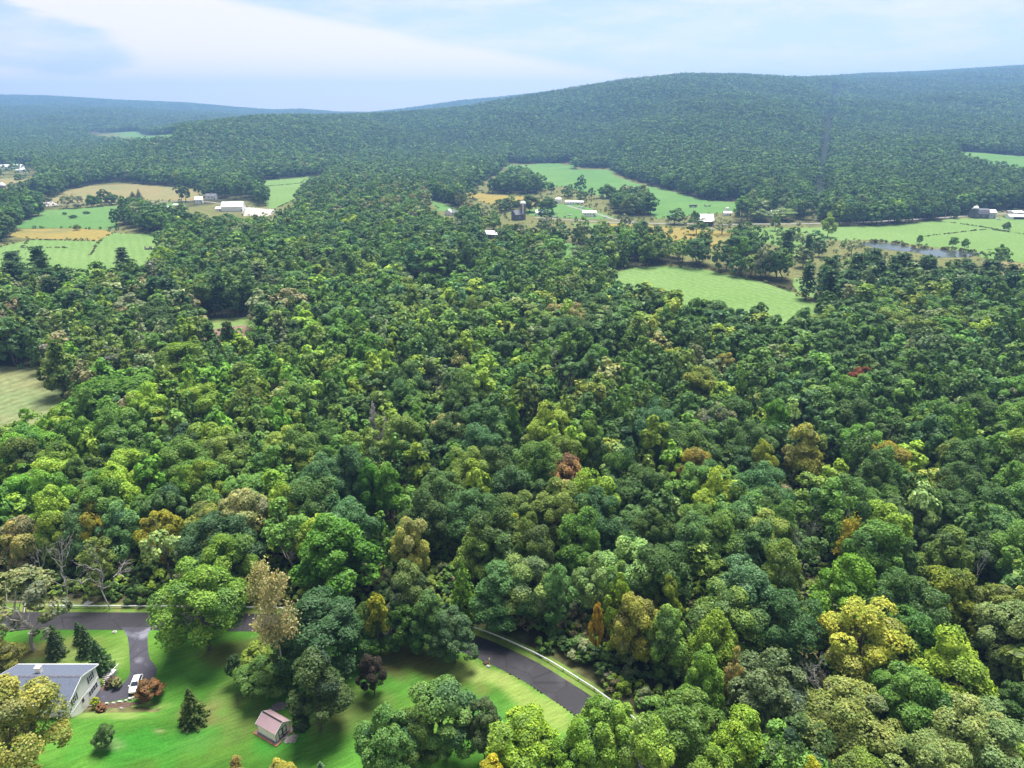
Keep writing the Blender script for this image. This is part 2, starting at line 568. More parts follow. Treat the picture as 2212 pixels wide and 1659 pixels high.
def vcol_mat(name, attr, fine_scale, lo, hi, streak=None):
    m = new_mat(name)
    N, L = m.node_tree.nodes, m.node_tree.links
    out = N.new('ShaderNodeOutputMaterial')
    b = N.new('ShaderNodeBsdfDiffuse')
    a = N.new('ShaderNodeAttribute')
    a.attribute_name = attr
    tc = N.new('ShaderNodeTexCoord')
    nz = N.new('ShaderNodeTexNoise')
    nz.inputs['Scale'].default_value = fine_scale
    nz.inputs['Detail'].default_value = 8
    nz.inputs['Roughness'].default_value = .68
    src = tc.outputs['Object']
    if streak is not None:
        mp = N.new('ShaderNodeMapping')
        mp.vector_type = 'TEXTURE'
        mp.inputs['Rotation'].default_value = (0, 0, streak)
        mp.inputs['Scale'].default_value = (2.6, .38, 1)
        L.new(src, mp.inputs[0])
        src = mp.outputs[0]
    L.new(src, nz.inputs['Vector'])
    mr = N.new('ShaderNodeMapRange')
    mr.inputs['From Min'].default_value, mr.inputs['From Max'].default_value = .3, .7
    mr.inputs['To Min'].default_value, mr.inputs['To Max'].default_value = lo, hi
    L.new(nz.outputs['Fac'], mr.inputs['Value'])
    vm = N.new('ShaderNodeVectorMath')
    vm.operation = 'SCALE'
    L.new(a.outputs['Color'], vm.inputs[0])
    fn = N.new('ShaderNodeTexNoise')
    fn.inputs['Scale'].default_value = fine_scale * 4
    fn.inputs['Detail'].default_value = 6
    fn.inputs['Roughness'].default_value = .75
    L.new(tc.outputs['Object'], fn.inputs['Vector'])
    fr = N.new('ShaderNodeMapRange')
    fr.inputs['From Min'].default_value, fr.inputs['From Max'].default_value = .3, .7
    fr.inputs['To Min'].default_value, fr.inputs['To Max'].default_value = .72, 1.28
    L.new(fn.outputs['Fac'], fr.inputs['Value'])
    ml = N.new('ShaderNodeMath')
    ml.operation = 'MULTIPLY'
    L.new(mr.outputs[0], ml.inputs[0])
    L.new(fr.outputs[0], ml.inputs[1])
    L.new(ml.outputs[0], vm.inputs['Scale'])
    L.new(vm.outputs[0], b.inputs['Color'])
    L.new(b.outputs[0], out.inputs['Surface'])
    return m


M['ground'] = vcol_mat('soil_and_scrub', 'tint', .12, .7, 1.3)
M['lawn'] = vcol_mat('lawn_grass', 'tint', .75, .72, 1.28, streak=.55)


# ------------------------------------------------------------------ object helpers
def link(o, parent=None):
    C.objects.link(o)
    if parent is not None:
        o.parent = parent
    return o


def tag(o, label=None, cat=None, group=None, kind=None):
    if label:
        o['label'] = label
    if cat:
        o['category'] = cat
    if group:
        o['group'] = group
    if kind:
        o['kind'] = kind
    return o


def thing(name, label, cat, loc, rz=0.0, group=None, scale=1.0):
    o = bpy.data.objects.new(name, None)
    o.empty_display_size = .5
    o.location = loc
    o.rotation_euler = (0, 0, rz)
    o.scale = (scale,) * 3
    C.objects.link(o)
    return tag(o, label, cat, group)


class MB:
    """collects boxes, prisms and tubes and links them as one mesh object"""

    def __init__(self):
        self.v, self.f, self.mi = [], [], []

    def poly(self, pts, mi=0):
        n = len(self.v)
        self.v += [tuple(p) for p in pts]
        self.f.append(tuple(range(n, n + len(pts))))
        self.mi.append(mi)

    def add(self, vs_, fs, mi=0):
        n = len(self.v)
        self.v += [tuple(p) for p in vs_]
        for f in fs:
            self.f.append(tuple(i + n for i in f))
            self.mi.append(mi)

    def box(self, x0, x1, y0, y1, z0, z1, mi=0, mat=None):
        p = [(x0, y0, z0), (x1, y0, z0), (x1, y1, z0), (x0, y1, z0), (x0, y0, z1), (x1, y0, z1), (x1, y1, z1), (x0, y1, z1)]
        if mat is not None:
            p = [tuple(mat @ Vector(q)) for q in p]
        self.add(p, [(3, 2, 1, 0), (4, 5, 6, 7), (0, 1, 5, 4), (1, 2, 6, 5), (2, 3, 7, 6), (3, 0, 4, 7)], mi)

    def bar(self, a, b, w, h=None, mi=0):
        a, b = Vector(a), Vector(b)
        d = b - a
        q = d.to_track_quat('X', 'Z').to_matrix().to_4x4()
        q.translation = a
        h = h or w
        self.box(0, d.length, -w / 2, w / 2, -h / 2, h / 2, mi, q)

    def prism(self, prof, axis_len, mi=0, x0=0.0):
        """profile in (y, z) extruded along x from x0 to x0+len"""
        n = len(prof)
        vs_ = [(x0, y, z) for y, z in prof] + [(x0 + axis_len, y, z) for y, z in prof]
        fs = [tuple(range(n - 1, -1, -1)), tuple(range(n, 2 * n))]
        fs += [(i, (i + 1) % n, n + (i + 1) % n, n + i) for i in range(n)]
        self.add(vs_, fs, mi)

    def lathe(self, prof, n=20, mi=0, c=(0, 0)):
        vs_, fs = [], []
        for r, z in prof:
            for k in range(n):
                t = 2 * math.pi * k / n
                vs_.append((c[0] + r * math.cos(t), c[1] + r * math.sin(t), z))
        for i in range(len(prof) - 1):
            for k in range(n):
                fs.append((i * n + k, i * n + (k + 1) % n, (i + 1) * n + (k + 1) % n, (i + 1) * n + k))
        self.add(vs_, fs, mi)

    def build(self, name, mats, parent=None, smooth_=False):
        me = bpy.data.meshes.new(name)
        me.from_pydata(self.v, [], self.f)
        for m_ in (mats if isinstance(mats, (list, tuple)) else [mats]):
            me.materials.append(m_)
        me.polygons.foreach_set('material_index', self.mi)
        if smooth_:
            me.polygons.foreach_set('use_smooth', [True] * len(self.f))
        me.update()
        return link(bpy.data.objects.new(name, me), parent)


def grid_mesh(name, X, Y, Z, mask=None, attr=None, mat=None, smooth_=True):
    """quad sheet from 2-D arrays; mask keeps cells, attr is a (ny,nx,4) colour"""
    ny, nx = X.shape
    idx = np.arange(ny * nx).reshape(ny, nx)
    q = np.stack([idx[:-1, :-1], idx[:-1, 1:], idx[1:, 1:], idx[1:, :-1]], -1).reshape(-1, 4)
    if mask is not None:
        q = q[mask.reshape(-1)]
    me = bpy.data.meshes.new(name)
    me.vertices.add(ny * nx)
    me.vertices.foreach_set('co', np.stack([X, Y, Z], -1).astype(np.float32).ravel())
    me.loops.add(q.size)
    me.loops.foreach_set('vertex_index', q.astype(np.int32).ravel())
    me.polygons.add(len(q))
    me.polygons.foreach_set('loop_start', np.arange(0, q.size, 4, dtype=np.int32))
    if smooth_:
        me.polygons.foreach_set('use_smooth', np.ones(len(q), bool))
    me.update(calc_edges=True)
    if attr is not None:
        a = me.attributes.new('tint', 'FLOAT_COLOR', 'POINT')
        a.data.foreach_set('color', attr.astype(np.float32).ravel())
    if mat:
        me.materials.append(mat)
    return link(bpy.data.objects.new(name, me))


def inside(x, y, poly):
    poly = np.asarray(poly, float)
    r = np.zeros(np.shape(x), bool)
    j = len(poly) - 1
    for i in range(len(poly)):
        xi, yi, xj, yj = *poly[i], *poly[j]
        if yi != yj:
            r ^= ((yi > y) != (yj > y)) & (x < (xj - xi) * (y - yi) / (yj - yi) + xi)
        j = i
    return r


def rough_poly(poly, step=14.0, amp=2.2, seed=0):
    rs = np.random.RandomState(seed)
    out = []
    n = len(poly)
    for i in range(n):
        a, b = np.array(poly[i]), np.array(poly[(i + 1) % n])
        d = np.linalg.norm(b - a)
        k = max(1, int(d / step))
        nn = np.array([-(b - a)[1], (b - a)[0]]) / max(d, 1e-6)
        for j in range(k):
            t = j / k
            out.append(a + (b - a) * t + (nn * rs.uniform(-amp, amp) if j else 0))
    return np.array(out)


CLEAR = []      # (polygon, density of trees left inside)


def flat_sheet(name, poly, z, mat, label=None, clear=True, kind='structure', rough=True, seed=1, amp=None):
    p = rough_poly(poly, amp=amp if amp is not None else 2.2, seed=seed) if rough else np.asarray(poly, float)
    bm = bmesh.new()
    vs_ = [bm.verts.new((x, y, z)) for x, y in p]
    f = bm.faces.new(vs_)
    if f.normal.z < 0:
        f.normal_flip()
    bmesh.ops.triangulate(bm, faces=bm.faces[:])
    me = bpy.data.meshes.new(name)
    bm.to_mesh(me)
    bm.free()
    me.materials.append(mat)
    o = link(bpy.data.objects.new(name, me))
    tag(o, label, kind=kind)
    if clear:
        CLEAR.append((np.asarray(p), 0.0))
    return o


def hill_sheet(name, poly, mat, label, off=.6, step=14.0):
    poly = np.asarray(poly)
    x0, y0 = poly.min(0)
    x1, y1 = poly.max(0)
    X, Y = np.meshgrid(np.arange(x0 - step, x1 + 2 * step, step), np.arange(y0 - step, y1 + 2 * step, step))
    Z = terrain(X, Y) + off
    mk = inside((X[:-1, :-1] + X[1:, 1:]) / 2, (Y[:-1, :-1] + Y[1:, 1:]) / 2, poly)
    o = grid_mesh(name, X, Y, Z, mk, mat=mat)
    tag(o, label, kind='structure')
    CLEAR.append((poly, 0.0))
    return o


def offset_line(pts, d):
    pts = np.asarray(pts, float)
    t = np.gradient(pts, axis=0)
    t /= np.linalg.norm(t, axis=1)[:, None]
    return pts + np.stack([-t[:, 1], t[:, 0]], -1) * d


def dense(pts, step=1.5):
    pts = np.asarray(pts, float)
    # Catmull-Rom through the points
    P = np.vstack([2 * pts[0] - pts[1], pts, 2 * pts[-1] - pts[-2]])
    out = []
    for i in range(1, len(P) - 2):
        n = max(2, int(np.linalg.norm(P[i + 1] - P[i]) / step))
        for k in range(n):
            t = k / n
            out.append(.5 * (2 * P[i] + (P[i + 1] - P[i - 1]) * t + (2 * P[i - 1] - 5 * P[i] + 4 * P[i + 1] - P[i + 2]) * t * t + (3 * P[i] - P[i - 1] - 3 * P[i + 1] + P[i + 2]) * t ** 3))
    out.append(P[-2])
    return np.array(out)


def strip(name, line, w, z, mat, label, kind='structure', rough=0.0, seed=0):
    rs = np.random.RandomState(seed)
    l = offset_line(line, w / 2)
    r = offset_line(line, -w / 2)
    if rough:
        l += rs.uniform(-rough, rough, l.shape)
        r += rs.uniform(-rough, rough, r.shape)
    mid = np.asarray(line)
    Xs = np.stack([l[:, 0], mid[:, 0], r[:, 0]])
    Ys = np.stack([l[:, 1], mid[:, 1], r[:, 1]])
    Zs = terrain(Xs, Ys) + z
    o = grid_mesh(name, Xs, Ys, Zs, mat=mat)
    return tag(o, label, kind=kind)


# ------------------------------------------------------------------ roads and yard
ROAD = dense([(-170, 127), (-130, 127), (-100, 126.8), (-75, 126.6), (-50, 126), (-30, 124.6), (-12.5, 121.1), (1.2, 113.5), (10, 106.2), (14.4, 102), (20.5, 95), (27, 86), (33, 75), (38, 60), (42, 40), (44, 10)])
RAIL = offset_line(ROAD, 4.35)


def road_side(x, y):
    """signed distance to the road centre line, positive on the guard rail (woods) side"""
    x, y = np.asarray(x, float), np.asarray(y, float)
    P = ROAD[::3]
    d2 = (x[..., None] - P[:, 0]) ** 2 + (y[..., None] - P[:, 1]) ** 2
    k = d2.argmin(-1)
    T = np.gradient(P, axis=0)
    T /= np.linalg.norm(T, axis=1)[:, None]
    n = np.stack([-T[:, 1], T[:, 0]], -1)[k]
    return (x - P[k, 0]) * n[..., 0] + (y - P[k, 1]) * n[..., 1]


# ------------------------------------------------------------------ open country (readings of the print)
def pts(s):
    return [tuple(float(v) for v in p.split(',')) for p in s.split()]


def gp(s):
    """readings x,y[,crown height hiding the edge] -> ground polygon"""
    return np.array([at(p[0], p[1], p[2] if len(p) > 2 else 0) for p in pts(s)])


OPEN = [  # (polygon, tree density)
    (gp('1090,352 1320,365 1345,381 1400,399 1500,429 1600,439 1760,448 1775,480 1814,489 1918,486 2070,471 2100,457 2212,452 2500,460 2500,620,17 2212,602,17 2150,582,18 2000,567,18 1860,554,18 1800,558,18 1765,590,14 1757,655 1720,634 1646,608 '
        '1576,592 1493,576 1431,572 1375,575 1320,585 1280,566,9 1262,545,14 1212,562,15 1195,532,17 1215,500,19 1190,492,19 1130,488,19 1085,478,19 1050,464,17 1005,440,16 1000,420 1040,395 1080,372'), .025),
    (gp('-300,425 0,424 60,424 105,430 142,412 196,400 248,393 384,404 434,411 442,430 480,432 445,458 402,474 365,502 354,514,13 347,556,16 200,588,16 0,582,16 -300,589,16 -300,545 0,527 24,512 38,483 78,469 95,455 60,440 0,440 -300,440'), .02),
    (gp('330,464 400,440 440,425 545,395 550,391 707,378 713,395 664,421 640,440,14 615,456,18 590,463,19 520,466,19 440,468,18 395,476,14'), .0),
    (gp('-300,362 82,359 92,384 90,400 60,426 0,426 -300,426'), .04),
    (gp('925,428 965,440 995,454 990,476,17 945,476,17 920,452,12'), .0),
    (gp('1020,492 1085,496 1088,526,15 1030,526,17'), .2),
]
WOODS = [
    (gp('1290,587 1330,584 1431,569 1482,571 1466,553 1400,546 1310,532 1278,540'), .85),
    (gp('1482,575 1576,591 1646,607 1716,631 1722,612 1650,585 1576,576 1490,564'), .6),
    (gp('1565,552 1600,562 1650,560 1655,540 1600,532'), .8),
    (gp('1678,565 1705,575 1740,570 1735,545 1690,540'), .22),
    (gp('1312,444 1335,430 1392,440 1415,463 1400,471 1335,464'), .65),
    (gp('1222,402 1245,395 1282,412 1262,422'), .9),
    (gp('1075,400 1110,385 1172,384 1183,402 1160,420 1062,418'), .9),
    (gp('1160,362 1240,358 1250,366 1175,370'), .9),
    (gp('1585,474 1640,448 1745,452 1750,482 1690,481 1590,488'), .5),
    (gp('1440,480 1505,478 1512,490 1440,486'), .2),
    (gp('252,474 290,494 352,509 405,496 405,489 336,484 330,466 270,467'), 1.0),
    (gp('330,451 440,422 548,396 556,414 600,450 570,448 540,430 470,438 440,445'), .55),
    (gp('1195,530 1215,522 1262,522 1265,540 1212,560'), .45),
]
CUTS = []

flat_sheet('pasture', gp('0,534 64,518 215,520 243,503 352,506 352,562,18 200,588,18 0,574,18 -250,574,18 -250,540'), .05, M['f_bright'], 'bright green pasture beyond the pines', seed=3)
flat_sheet('goldenrod_field', gp('24,511 40,496 174,494 224,497 243,503 215,520 66,516'), .06, M['f_gold'], 'golden field above the bright pasture', seed=4)
flat_sheet('pasture', gp('38,482 78,468 95,454 193,449 281,443 312,444 400,436 402,462 330,463 257,463 252,494 224,496 174,493 40,494'), .05, M['f_green'], 'green pasture with scattered bushes', seed=5)
flat_sheet('dry_field', gp('107,433 142,413 196,401 248,394 384,405 436,411 440,432 384,433 323,433 236,435 128,440'), .05, M['f_tan'], 'tan dry field under the wooded hill', seed=6)
flat_sheet('dry_field', gp('-300,386 0,386 83,382 60,392 0,405 -300,415'), .05, M['f_tan'], 'small far tan field', seed=7)
flat_sheet('farm_yard', gp('-300,430 60,426 110,434 128,441 90,447 0,436 -300,440'), .05, M['f_gravel'], 'bare earth yard by the silo', seed=8)
flat_sheet('hay_field', gp('530,393 707,379 711,396 662,421 596,450 580,451 557,415 550,404'), .05, M['f_bright'], 'three-cornered green field', seed=9)
flat_sheet('gravel_yard', gp('524,447 594,452 584,462,3 524,460,3'), .06, M['f_gravel'], 'pale gravel yard beside the white barn', seed=10)
flat_sheet('meadow', gp('1088,357 1171,353 1240,352 1240,366 1322,367 1330,381 1375,397 1464,416 1509,429 1531,435 1620,436 1622,444 1583,458 1420,473 1405,462 1386,428 1345,412 1300,425 1250,412 1219,402 1178,408 1150,395 1111,370'), .05, M['f_green'], 'long green meadow at the foot of the wooded ridge', seed=11)
flat_sheet('goldenrod_field', gp('999,415 1131,425 1167,427 1167,441 1111,446 1064,444 1030,433'), .05, M['f_gold'], 'golden field behind the silo', seed=12)
flat_sheet('farm_lawn', gp('925,430 977,449 990,456 948,456'), .05, M['f_green'], 'small green lawn between trees', seed=13)
flat_sheet('farm_lawn', gp('1095,460 1160,451 1200,441 1250,441 1290,456 1330,471 1295,474 1180,469'), .05, M['f_green'], 'lawn round the farm houses', seed=14)
flat_sheet('pasture', gp('1236,482 1305,484 1309,495 1243,506,4'), .05, M['f_bright'], 'small pasture below the lane', seed=15)
flat_sheet('pasture', gp('1207,521 1256,531 1240,545 1212,556,6'), .05, M['f_green'], 'small pasture inside the woods', seed=16)
flat_sheet('scrub_meadow', gp('1295,481 1400,487 1520,496 1600,505 1560,525 1531,544 1438,520 1380,504 1310,500'), .04, M['f_gold'], 'goldenrod scrub in the valley', clear=False, seed=17)
flat_sheet('pasture', gp('1438,526 1518,547 1509,560 1460,540'), .06, M['f_bright'], 'narrow bright pasture strip', seed=18)
flat_sheet('hay_meadow', gp('1300,592 1375,577 1431,574 1493,578 1576,594 1646,609 1720,634 1775,660 1790,672,12 1755,686,16 1690,684,18 1600,658,19 1480,632,19 1380,610,19 1310,604,18'), .05, M['f_bright'], 'large bright meadow curving through the woods', seed=19)
flat_sheet('pasture', gp('1715,600 1757,606 1757,645 1722,630'), .06, M['f_bright'], 'sliver of bright pasture beside the pines', seed=20)
flat_sheet('meadow', gp('1713,492 1814,490 1918,487 2070,472 2212,468 2500,468 2500,600 2212,568 2122,557 2080,542 1935,524 1880,518 1811,520 1740,514'), .05, M['f_bright'], 'broad green meadow by the pond', seed=21)
flat_sheet('scrub_meadow', gp('2122,560 2212,570 2500,602 2500,645 2212,620 2130,592'), .06, M['f_tan'], 'dry scrub meadow at the right', clear=False, seed=22)
flat_sheet('pasture', gp('1600,492 1710,493 1768,514 1752,538 1762,576 1735,562 1690,535 1600,512'), .06, M['f_pale'], 'pale green pasture left of the pond', clear=False, seed=23)
flat_sheet('mown_field', gp('-300,790 0,791 60,794 100,806 142,846 132,884,14 60,914,17 0,914,17 -300,912,17'), .05, M['f_mown'], 'mown field at the left edge of the woods', seed=24)
flat_sheet('marsh_clearing', gp('415,692 480,687 556,684 556,706,10 535,722,12 500,733,12 440,733,12 415,718,10'), .05, M['f_pale'], 'grassy clearing inside the woods', seed=25)
flat_sheet('marsh', gp('432,718 488,706 548,702 535,716,6 490,728,10 442,727,10'), .07, M['f_mauve'], 'mauve patch of marsh plants in the clearing', seed=26, amp=1.2)
flat_sheet('scrub_meadow', gp('868,612 960,606 1030,602 1045,612,8 960,620,11 870,619,11'), .05, M['f_scrub'], 'yellowish clearing in the middle of the woods', seed=27)
flat_sheet('pond', gp('1858,527 1878,523 1933,527 1979,536 2068,542 2122,548 2090,556 2025,556 1976,545 1927,541 1884,534'), .09, M['water'], 'pale pond in the green meadow', seed=28, amp=1.0)
CLEAR.append((gp('1840,527 1880,518 1935,524 2080,540 2135,548 2100,566 2020,566 1960,552 1880,540'), 0.0))

# fields that lie on the hillsides
hill_sheet('hill_field', [hit(*p) for p in [(2060, 327), (2330, 335)]] + [hit(2330, 372, 12), hit(2212, 372, 12), hit(2162, 357, 12), hit(2117, 353, 12), hit(2070, 336, 12)], M['f_green'], 'green field high on the slope behind the woods')
hill_sheet('hill_field', [hit(*p) for p in [(180, 283), (300, 285), (400, 287)]] + [hit(372, 300, 12), hit(320, 306, 12), hit(250, 301, 12), hit(190, 289, 12)], M['f_green'], 'strip of green field on the far left hill')
# the cleared line through the ridge forest
cut_line = np.array([hit(1764, 446), hit(1772, 380), hit(1784, 300), hit(1795, 240), hit(1806, 186)])
cl = dense(cut_line, 20)
CUTS.append((cl, 12.0))
strip('powerline_cut', cl, 14, .5, M['f_cut'], 'bare strip cleared straight up the wooded ridge')

# lanes
for k, s in enumerate(['1155,470 1200,473 1260,477 1330,481 1400,483 1470,483 1560,485 1640,484 1700,484 1790,482 1900,478 2070,468 2140,463 2300,458',
                       '1225,444 1245,450 1290,462 1335,476 1400,482', '100,446 160,441 240,438 330,436 420,434 480,440']):
    ln = dense(gp(s), 10)
    strip('country_lane', ln, [4.6, 3.6, 4.0][k], .12, M['lane'], ['pale country lane along the valley farms', 'pale farm drive joining the lane', 'pale lane past the left pasture'][k])
    CUTS.append((ln, 6.0))

# gully of the creek through the woods: a gap between the crowns
gul = dense([at(*p, 6) for p in [(962, 1352), (964, 1280), (966, 1200), (968, 1120), (985, 1060), (1060, 1010), (1135, 975), (1160, 930), (1195, 880), (1215, 830), (1240, 780)]], 3)
CUTS.append((gul, 2.8))

# yards kept open round the farm buildings
for bx, by in [(500, 457), (455, 431), (428, 440), (341, 464), (358, 454), (320, 456), (384, 448), (882, 437), (985, 466), (1062, 516), (1125, 475), (1170, 465), (1236, 442), (1274, 468), (1527, 489), (1679, 471), (1572, 466),
               (2104, 471), (2124, 472), (2144, 472), (2200, 474), (12, 432), (42, 427), (18, 366), (44, 373)]:
    c0 = at(bx, by)
    e0 = c0 / np.linalg.norm(c0)
    CUTS.append((np.array([c0 + e0 * t for t in np.arange(16, -48, -4.0)]), 11.0))

# ------------------------------------------------------------------ ground sheet
def axis(n0, n1, step, far, grow=1.07):
    a = list(np.arange(n0, n1 + .1, step))
    s = step
    while a[-1] < far:
        s *= grow
        a.append(a[-1] + s)
    return a


def density(x, y, cuts=True):
    d = np.ones(np.shape(x))
    for poly, v in OPEN:
        d[inside(x, y, poly)] = v
    for poly, v in WOODS:
        d[inside(x, y, poly)] = v
    for poly, v in CLEAR:
        d[inside(x, y, poly)] = v
    for ln, w in (CUTS if cuts else []):
        x0, y0 = ln.min(0) - w
        x1, y1 = ln.max(0) + w
        near = np.where((x > x0) & (x < x1) & (y > y0) & (y < y1))[0]
        if len(near):
            dd = ((x[near, None] - ln[None, :, 0]) ** 2 + (y[near, None] - ln[None, :, 1]) ** 2).min(1)
            # sparse lines are dense enough: points every few metres
            d[near[dd < w * w]] = 0
    near = y < 200
    if near.any():
        rsd = road_side(x[near], y[near])
        dn = d[near]
        dn[rsd < 6.2] = 0
        d[near] = dn
    return d


xs = axis(0, 160, 4.0, 7400)
xs = np.array([-v for v in xs[:0:-1]] + xs)
ys = np.array([-250, -180, -120, -60, -20] + axis(0, 260, 4.0, 8300, 1.045))
X, Y = np.meshgrid(xs, ys)
Z = terrain(X, Y)
Z -= .03 + .25 * ((Y < 131) & (road_side(X, np.minimum(Y, 140.0)) < 3)) * 1.0
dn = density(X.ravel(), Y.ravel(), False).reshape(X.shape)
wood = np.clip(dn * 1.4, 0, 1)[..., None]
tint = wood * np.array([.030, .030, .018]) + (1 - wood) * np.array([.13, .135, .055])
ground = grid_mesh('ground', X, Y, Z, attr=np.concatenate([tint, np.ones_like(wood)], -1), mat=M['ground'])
tag(ground, 'valley floor and hills', kind='structure')

# ------------------------------------------------------------------ lawn
lx, ly = np.arange(-150, 46.1, .6), np.arange(58, 128, .6)
LX, LY = np.meshgrid(lx, ly)
LZ = terrain(LX, LY) + .02
base = np.array([.056, .155, .022])
rsn = np.random.RandomState(5)


def lowfreq(x, y, s, seed):
    r = np.random.RandomState(seed)
    v = 0
    for k in range(7):
        a = r.uniform(0, 6.28)
        f = r.uniform(.6, 1.6) / s
        v = v + np.sin((x * math.cos(a) + y * math.sin(a)) * f + r.uniform(0, 6.28))
    return v / 7 ** .5


tl = np.ones(LX.shape + (3,)) * base
n1 = smooth((lowfreq(LX, LY, 4.5, 1) + .9) / 1.8)[..., None]
tl = tl * (.72 + .5 * n1)
yl = smooth((lowfreq(LX + 40, LY * 1.5, 6.0, 2) - .1) / 1.2)[..., None] * .6
tl = tl * (1 - yl) + yl * np.array([.105, .19, .032])
# mower passes run diagonally across the yard
mow = np.sin((LX * math.sin(.55) - LY * math.cos(.55)) * 2 * math.pi / 3.4)[..., None]
tl *= 1 + .07 * mow * smooth((LX + 78) / 10)[..., None]


def patch(px, py, rx, ry, col, amt=1.0, rot=0.0):
    c = at(px, py)
    dx, dy = LX - c[0], LY - c[1]
    c_, s_ = math.cos(rot), math.sin(rot)
    u, v = (dx * c_ + dy * s_) / rx, (-dx * s_ + dy * c_) / ry
    r = np.sqrt(u * u + v * v) + .22 * lowfreq(LX, LY, 1.1, int(px))
    w = (smooth(1.35 - r) * amt)[..., None]
    global tl
    tl = tl * (1 - w) + np.array(col) * .66 * w


BROWN, STRAW, PALE = (.16, .12, .055), (.27, .27, .09), (.22, .33, .085)
patch(505, 1405, 9, 4, BROWN, .6, .3)
patch(560, 1440, 6, 8, (.17, .19, .06), .45)
patch(880, 1425, 8, 5, BROWN, .7)
patch(950, 1450, 10, 3, (.20, .20, .06), .55, -.5)
patch(700, 1560, 9, 4, (.13, .17, .05), .45)
patch(770, 1530, 6, 5, (.19, .22, .07), .45)
patch(440, 1545, 4.5, 3, (.17, .14, .06), .8)
patch(480, 1520, 6, 4, (.19, .22, .07), .5, .5)
patch(525, 1560, 4, 5, (.17, .20, .06), .6)
patch(60, 1420, 12, 4, BROWN, .85)
patch(150, 1395, 8, 3, (.2, .22, .07), .7)
patch(160, 1425, 10, 2.2, PALE, .9)
patch(255, 1410, 2.6, 9, PALE, .55)
patch(225, 1550, 9, 2.6, PALE, .95)
patch(300, 1525, 6, 1.0, PALE, .8)
patch(243, 1632, 2.2, 1.4, (.36, .29, .20), .95)
patch(345, 1588, 1.0, .5, (.30, .24, .14), .8)
patch(1160, 1520, 13, 3.2, (.27, .37, .09), .95, -.62)
patch(1030, 1455, 9, 2.6, (.28, .36, .10), .9, -.35)
patch(1060, 1545, 9, 2.5, (.075, .25, .05), .8, -.6)
patch(600, 1600, 5, 3, (.055, .26, .035), .8)
patch(330, 1620, 12, 4, (.045, .25, .03), .7, .3)
patch(420, 1600, 4, 3, (.1, .24, .05), .5)
keep = road_side(LX, LY) < -2.4
kc = keep[:-1, :-1] & keep[1:, 1:]
lawn = grid_mesh('lawn', LX, LY, LZ, kc, attr=np.concatenate([np.clip(tl, 0, 1), np.ones(LX.shape + (1,))], -1), mat=M['lawn'])
tag(lawn, 'mown lawn with brown dry patches round the house', kind='structure')
# verge between road and guard rail
strip('road_verge', offset_line(ROAD, 4.0), 3.6, .03, field_mat('verge_grass', (.10, .15, .04), (.16, .16, .06), .3, c3=(.12, .20, .04)), 'grass verge under the guard rail')
strip('road', ROAD, 5.7, .05, M['asphalt'], 'dark asphalt road curving past the yard')

# driveway: lane, bulge and parking pad in front of the house gable
dw = [R1(*p) for p in [(960, 545), (985, 575), (1012, 620), (1024, 700), (1028, 800), (1032, 900), (1020, 935), (985, 985), (930, 1010), (865, 1042), (800, 1030), (738, 1010), (700, 1090), (655, 1158), (720, 1150), (800, 1143),
                       (900, 1130), (1000, 1110), (1065, 1085), (1110, 1060), (1180, 1000), (1220, 950), (1243, 915), (1246, 880), (1225, 840), (1190, 800), (1176, 740), (1170, 660), (1172, 600), (1190, 565), (1215, 545)]]
dwp = np.array([at(x, y) for x, y in dw])
flat_sheet('driveway', dwp, .062, M['drive'], 'worn grey driveway from the road to the house', clear=False, rough=False)
bpy.data.objects['driveway'].location.z = .0


# ------------------------------------------------------------------ tree makers
def unit(v):
    return v / np.maximum(np.linalg.norm(v, axis=-1, keepdims=True), 1e-9)


def cards(P, Nn, size, rs, long=1.0):
    n = len(P)
    Nn = unit(Nn)
    t = unit(np.cross(Nn, rs.normal(size=(n, 3))))
    b = np.cross(Nn, t)
    s = (size * rs.uniform(.65, 1.3, (n, 1))) * .5
    k = rs.uniform(.6, 1.15, (n, 4, 1))
    q = np.stack([-t * long - b * .55, t * long * .2 - b, t * long + b * .55, -t * long * .2 + b], 1)
    return P[:, None, :] + q * s[:, None, :] * k


class Foliage:
    def __init__(self):
        self.q, self.a = [], []

    def add(self, q, lobe, clump, rs):
        n = len(q)
        v = np.clip(.5 + .28 * rs.normal(size=n) * .8 + (clump - .5) * .5, 0, 1)
        self.q.append(q)
        self.a.append(np.stack([v, np.broadcast_to(lobe, n), np.broadcast_to(clump, n)], -1))


class Wood:
    def __init__(self):
        self.q = []

    def tube(self, path, r0, r1, sides=5):
        path = np.asarray(path, float)
        n = len(path)
        t = np.gradient(path, axis=0)
        t = unit(t)
        ref = np.array([.31, .83, .2])
        a = unit(np.cross(t, ref))
        b = np.cross(t, a)
        r = np.linspace(r0, r1, n)[:, None]
        th = np.arange(sides) * 2 * math.pi / sides
        ring = path[:, None, :] + r[:, None] * (a[:, None, :] * np.cos(th)[None, :, None] + b[:, None, :] * np.sin(th)[None, :, None])
        q = np.stack([ring[:-1], np.roll(ring[:-1], -1, 1), np.roll(ring[1:], -1, 1), ring[1:]], 2).reshape(-1, 4, 3)
        self.q.append(q)


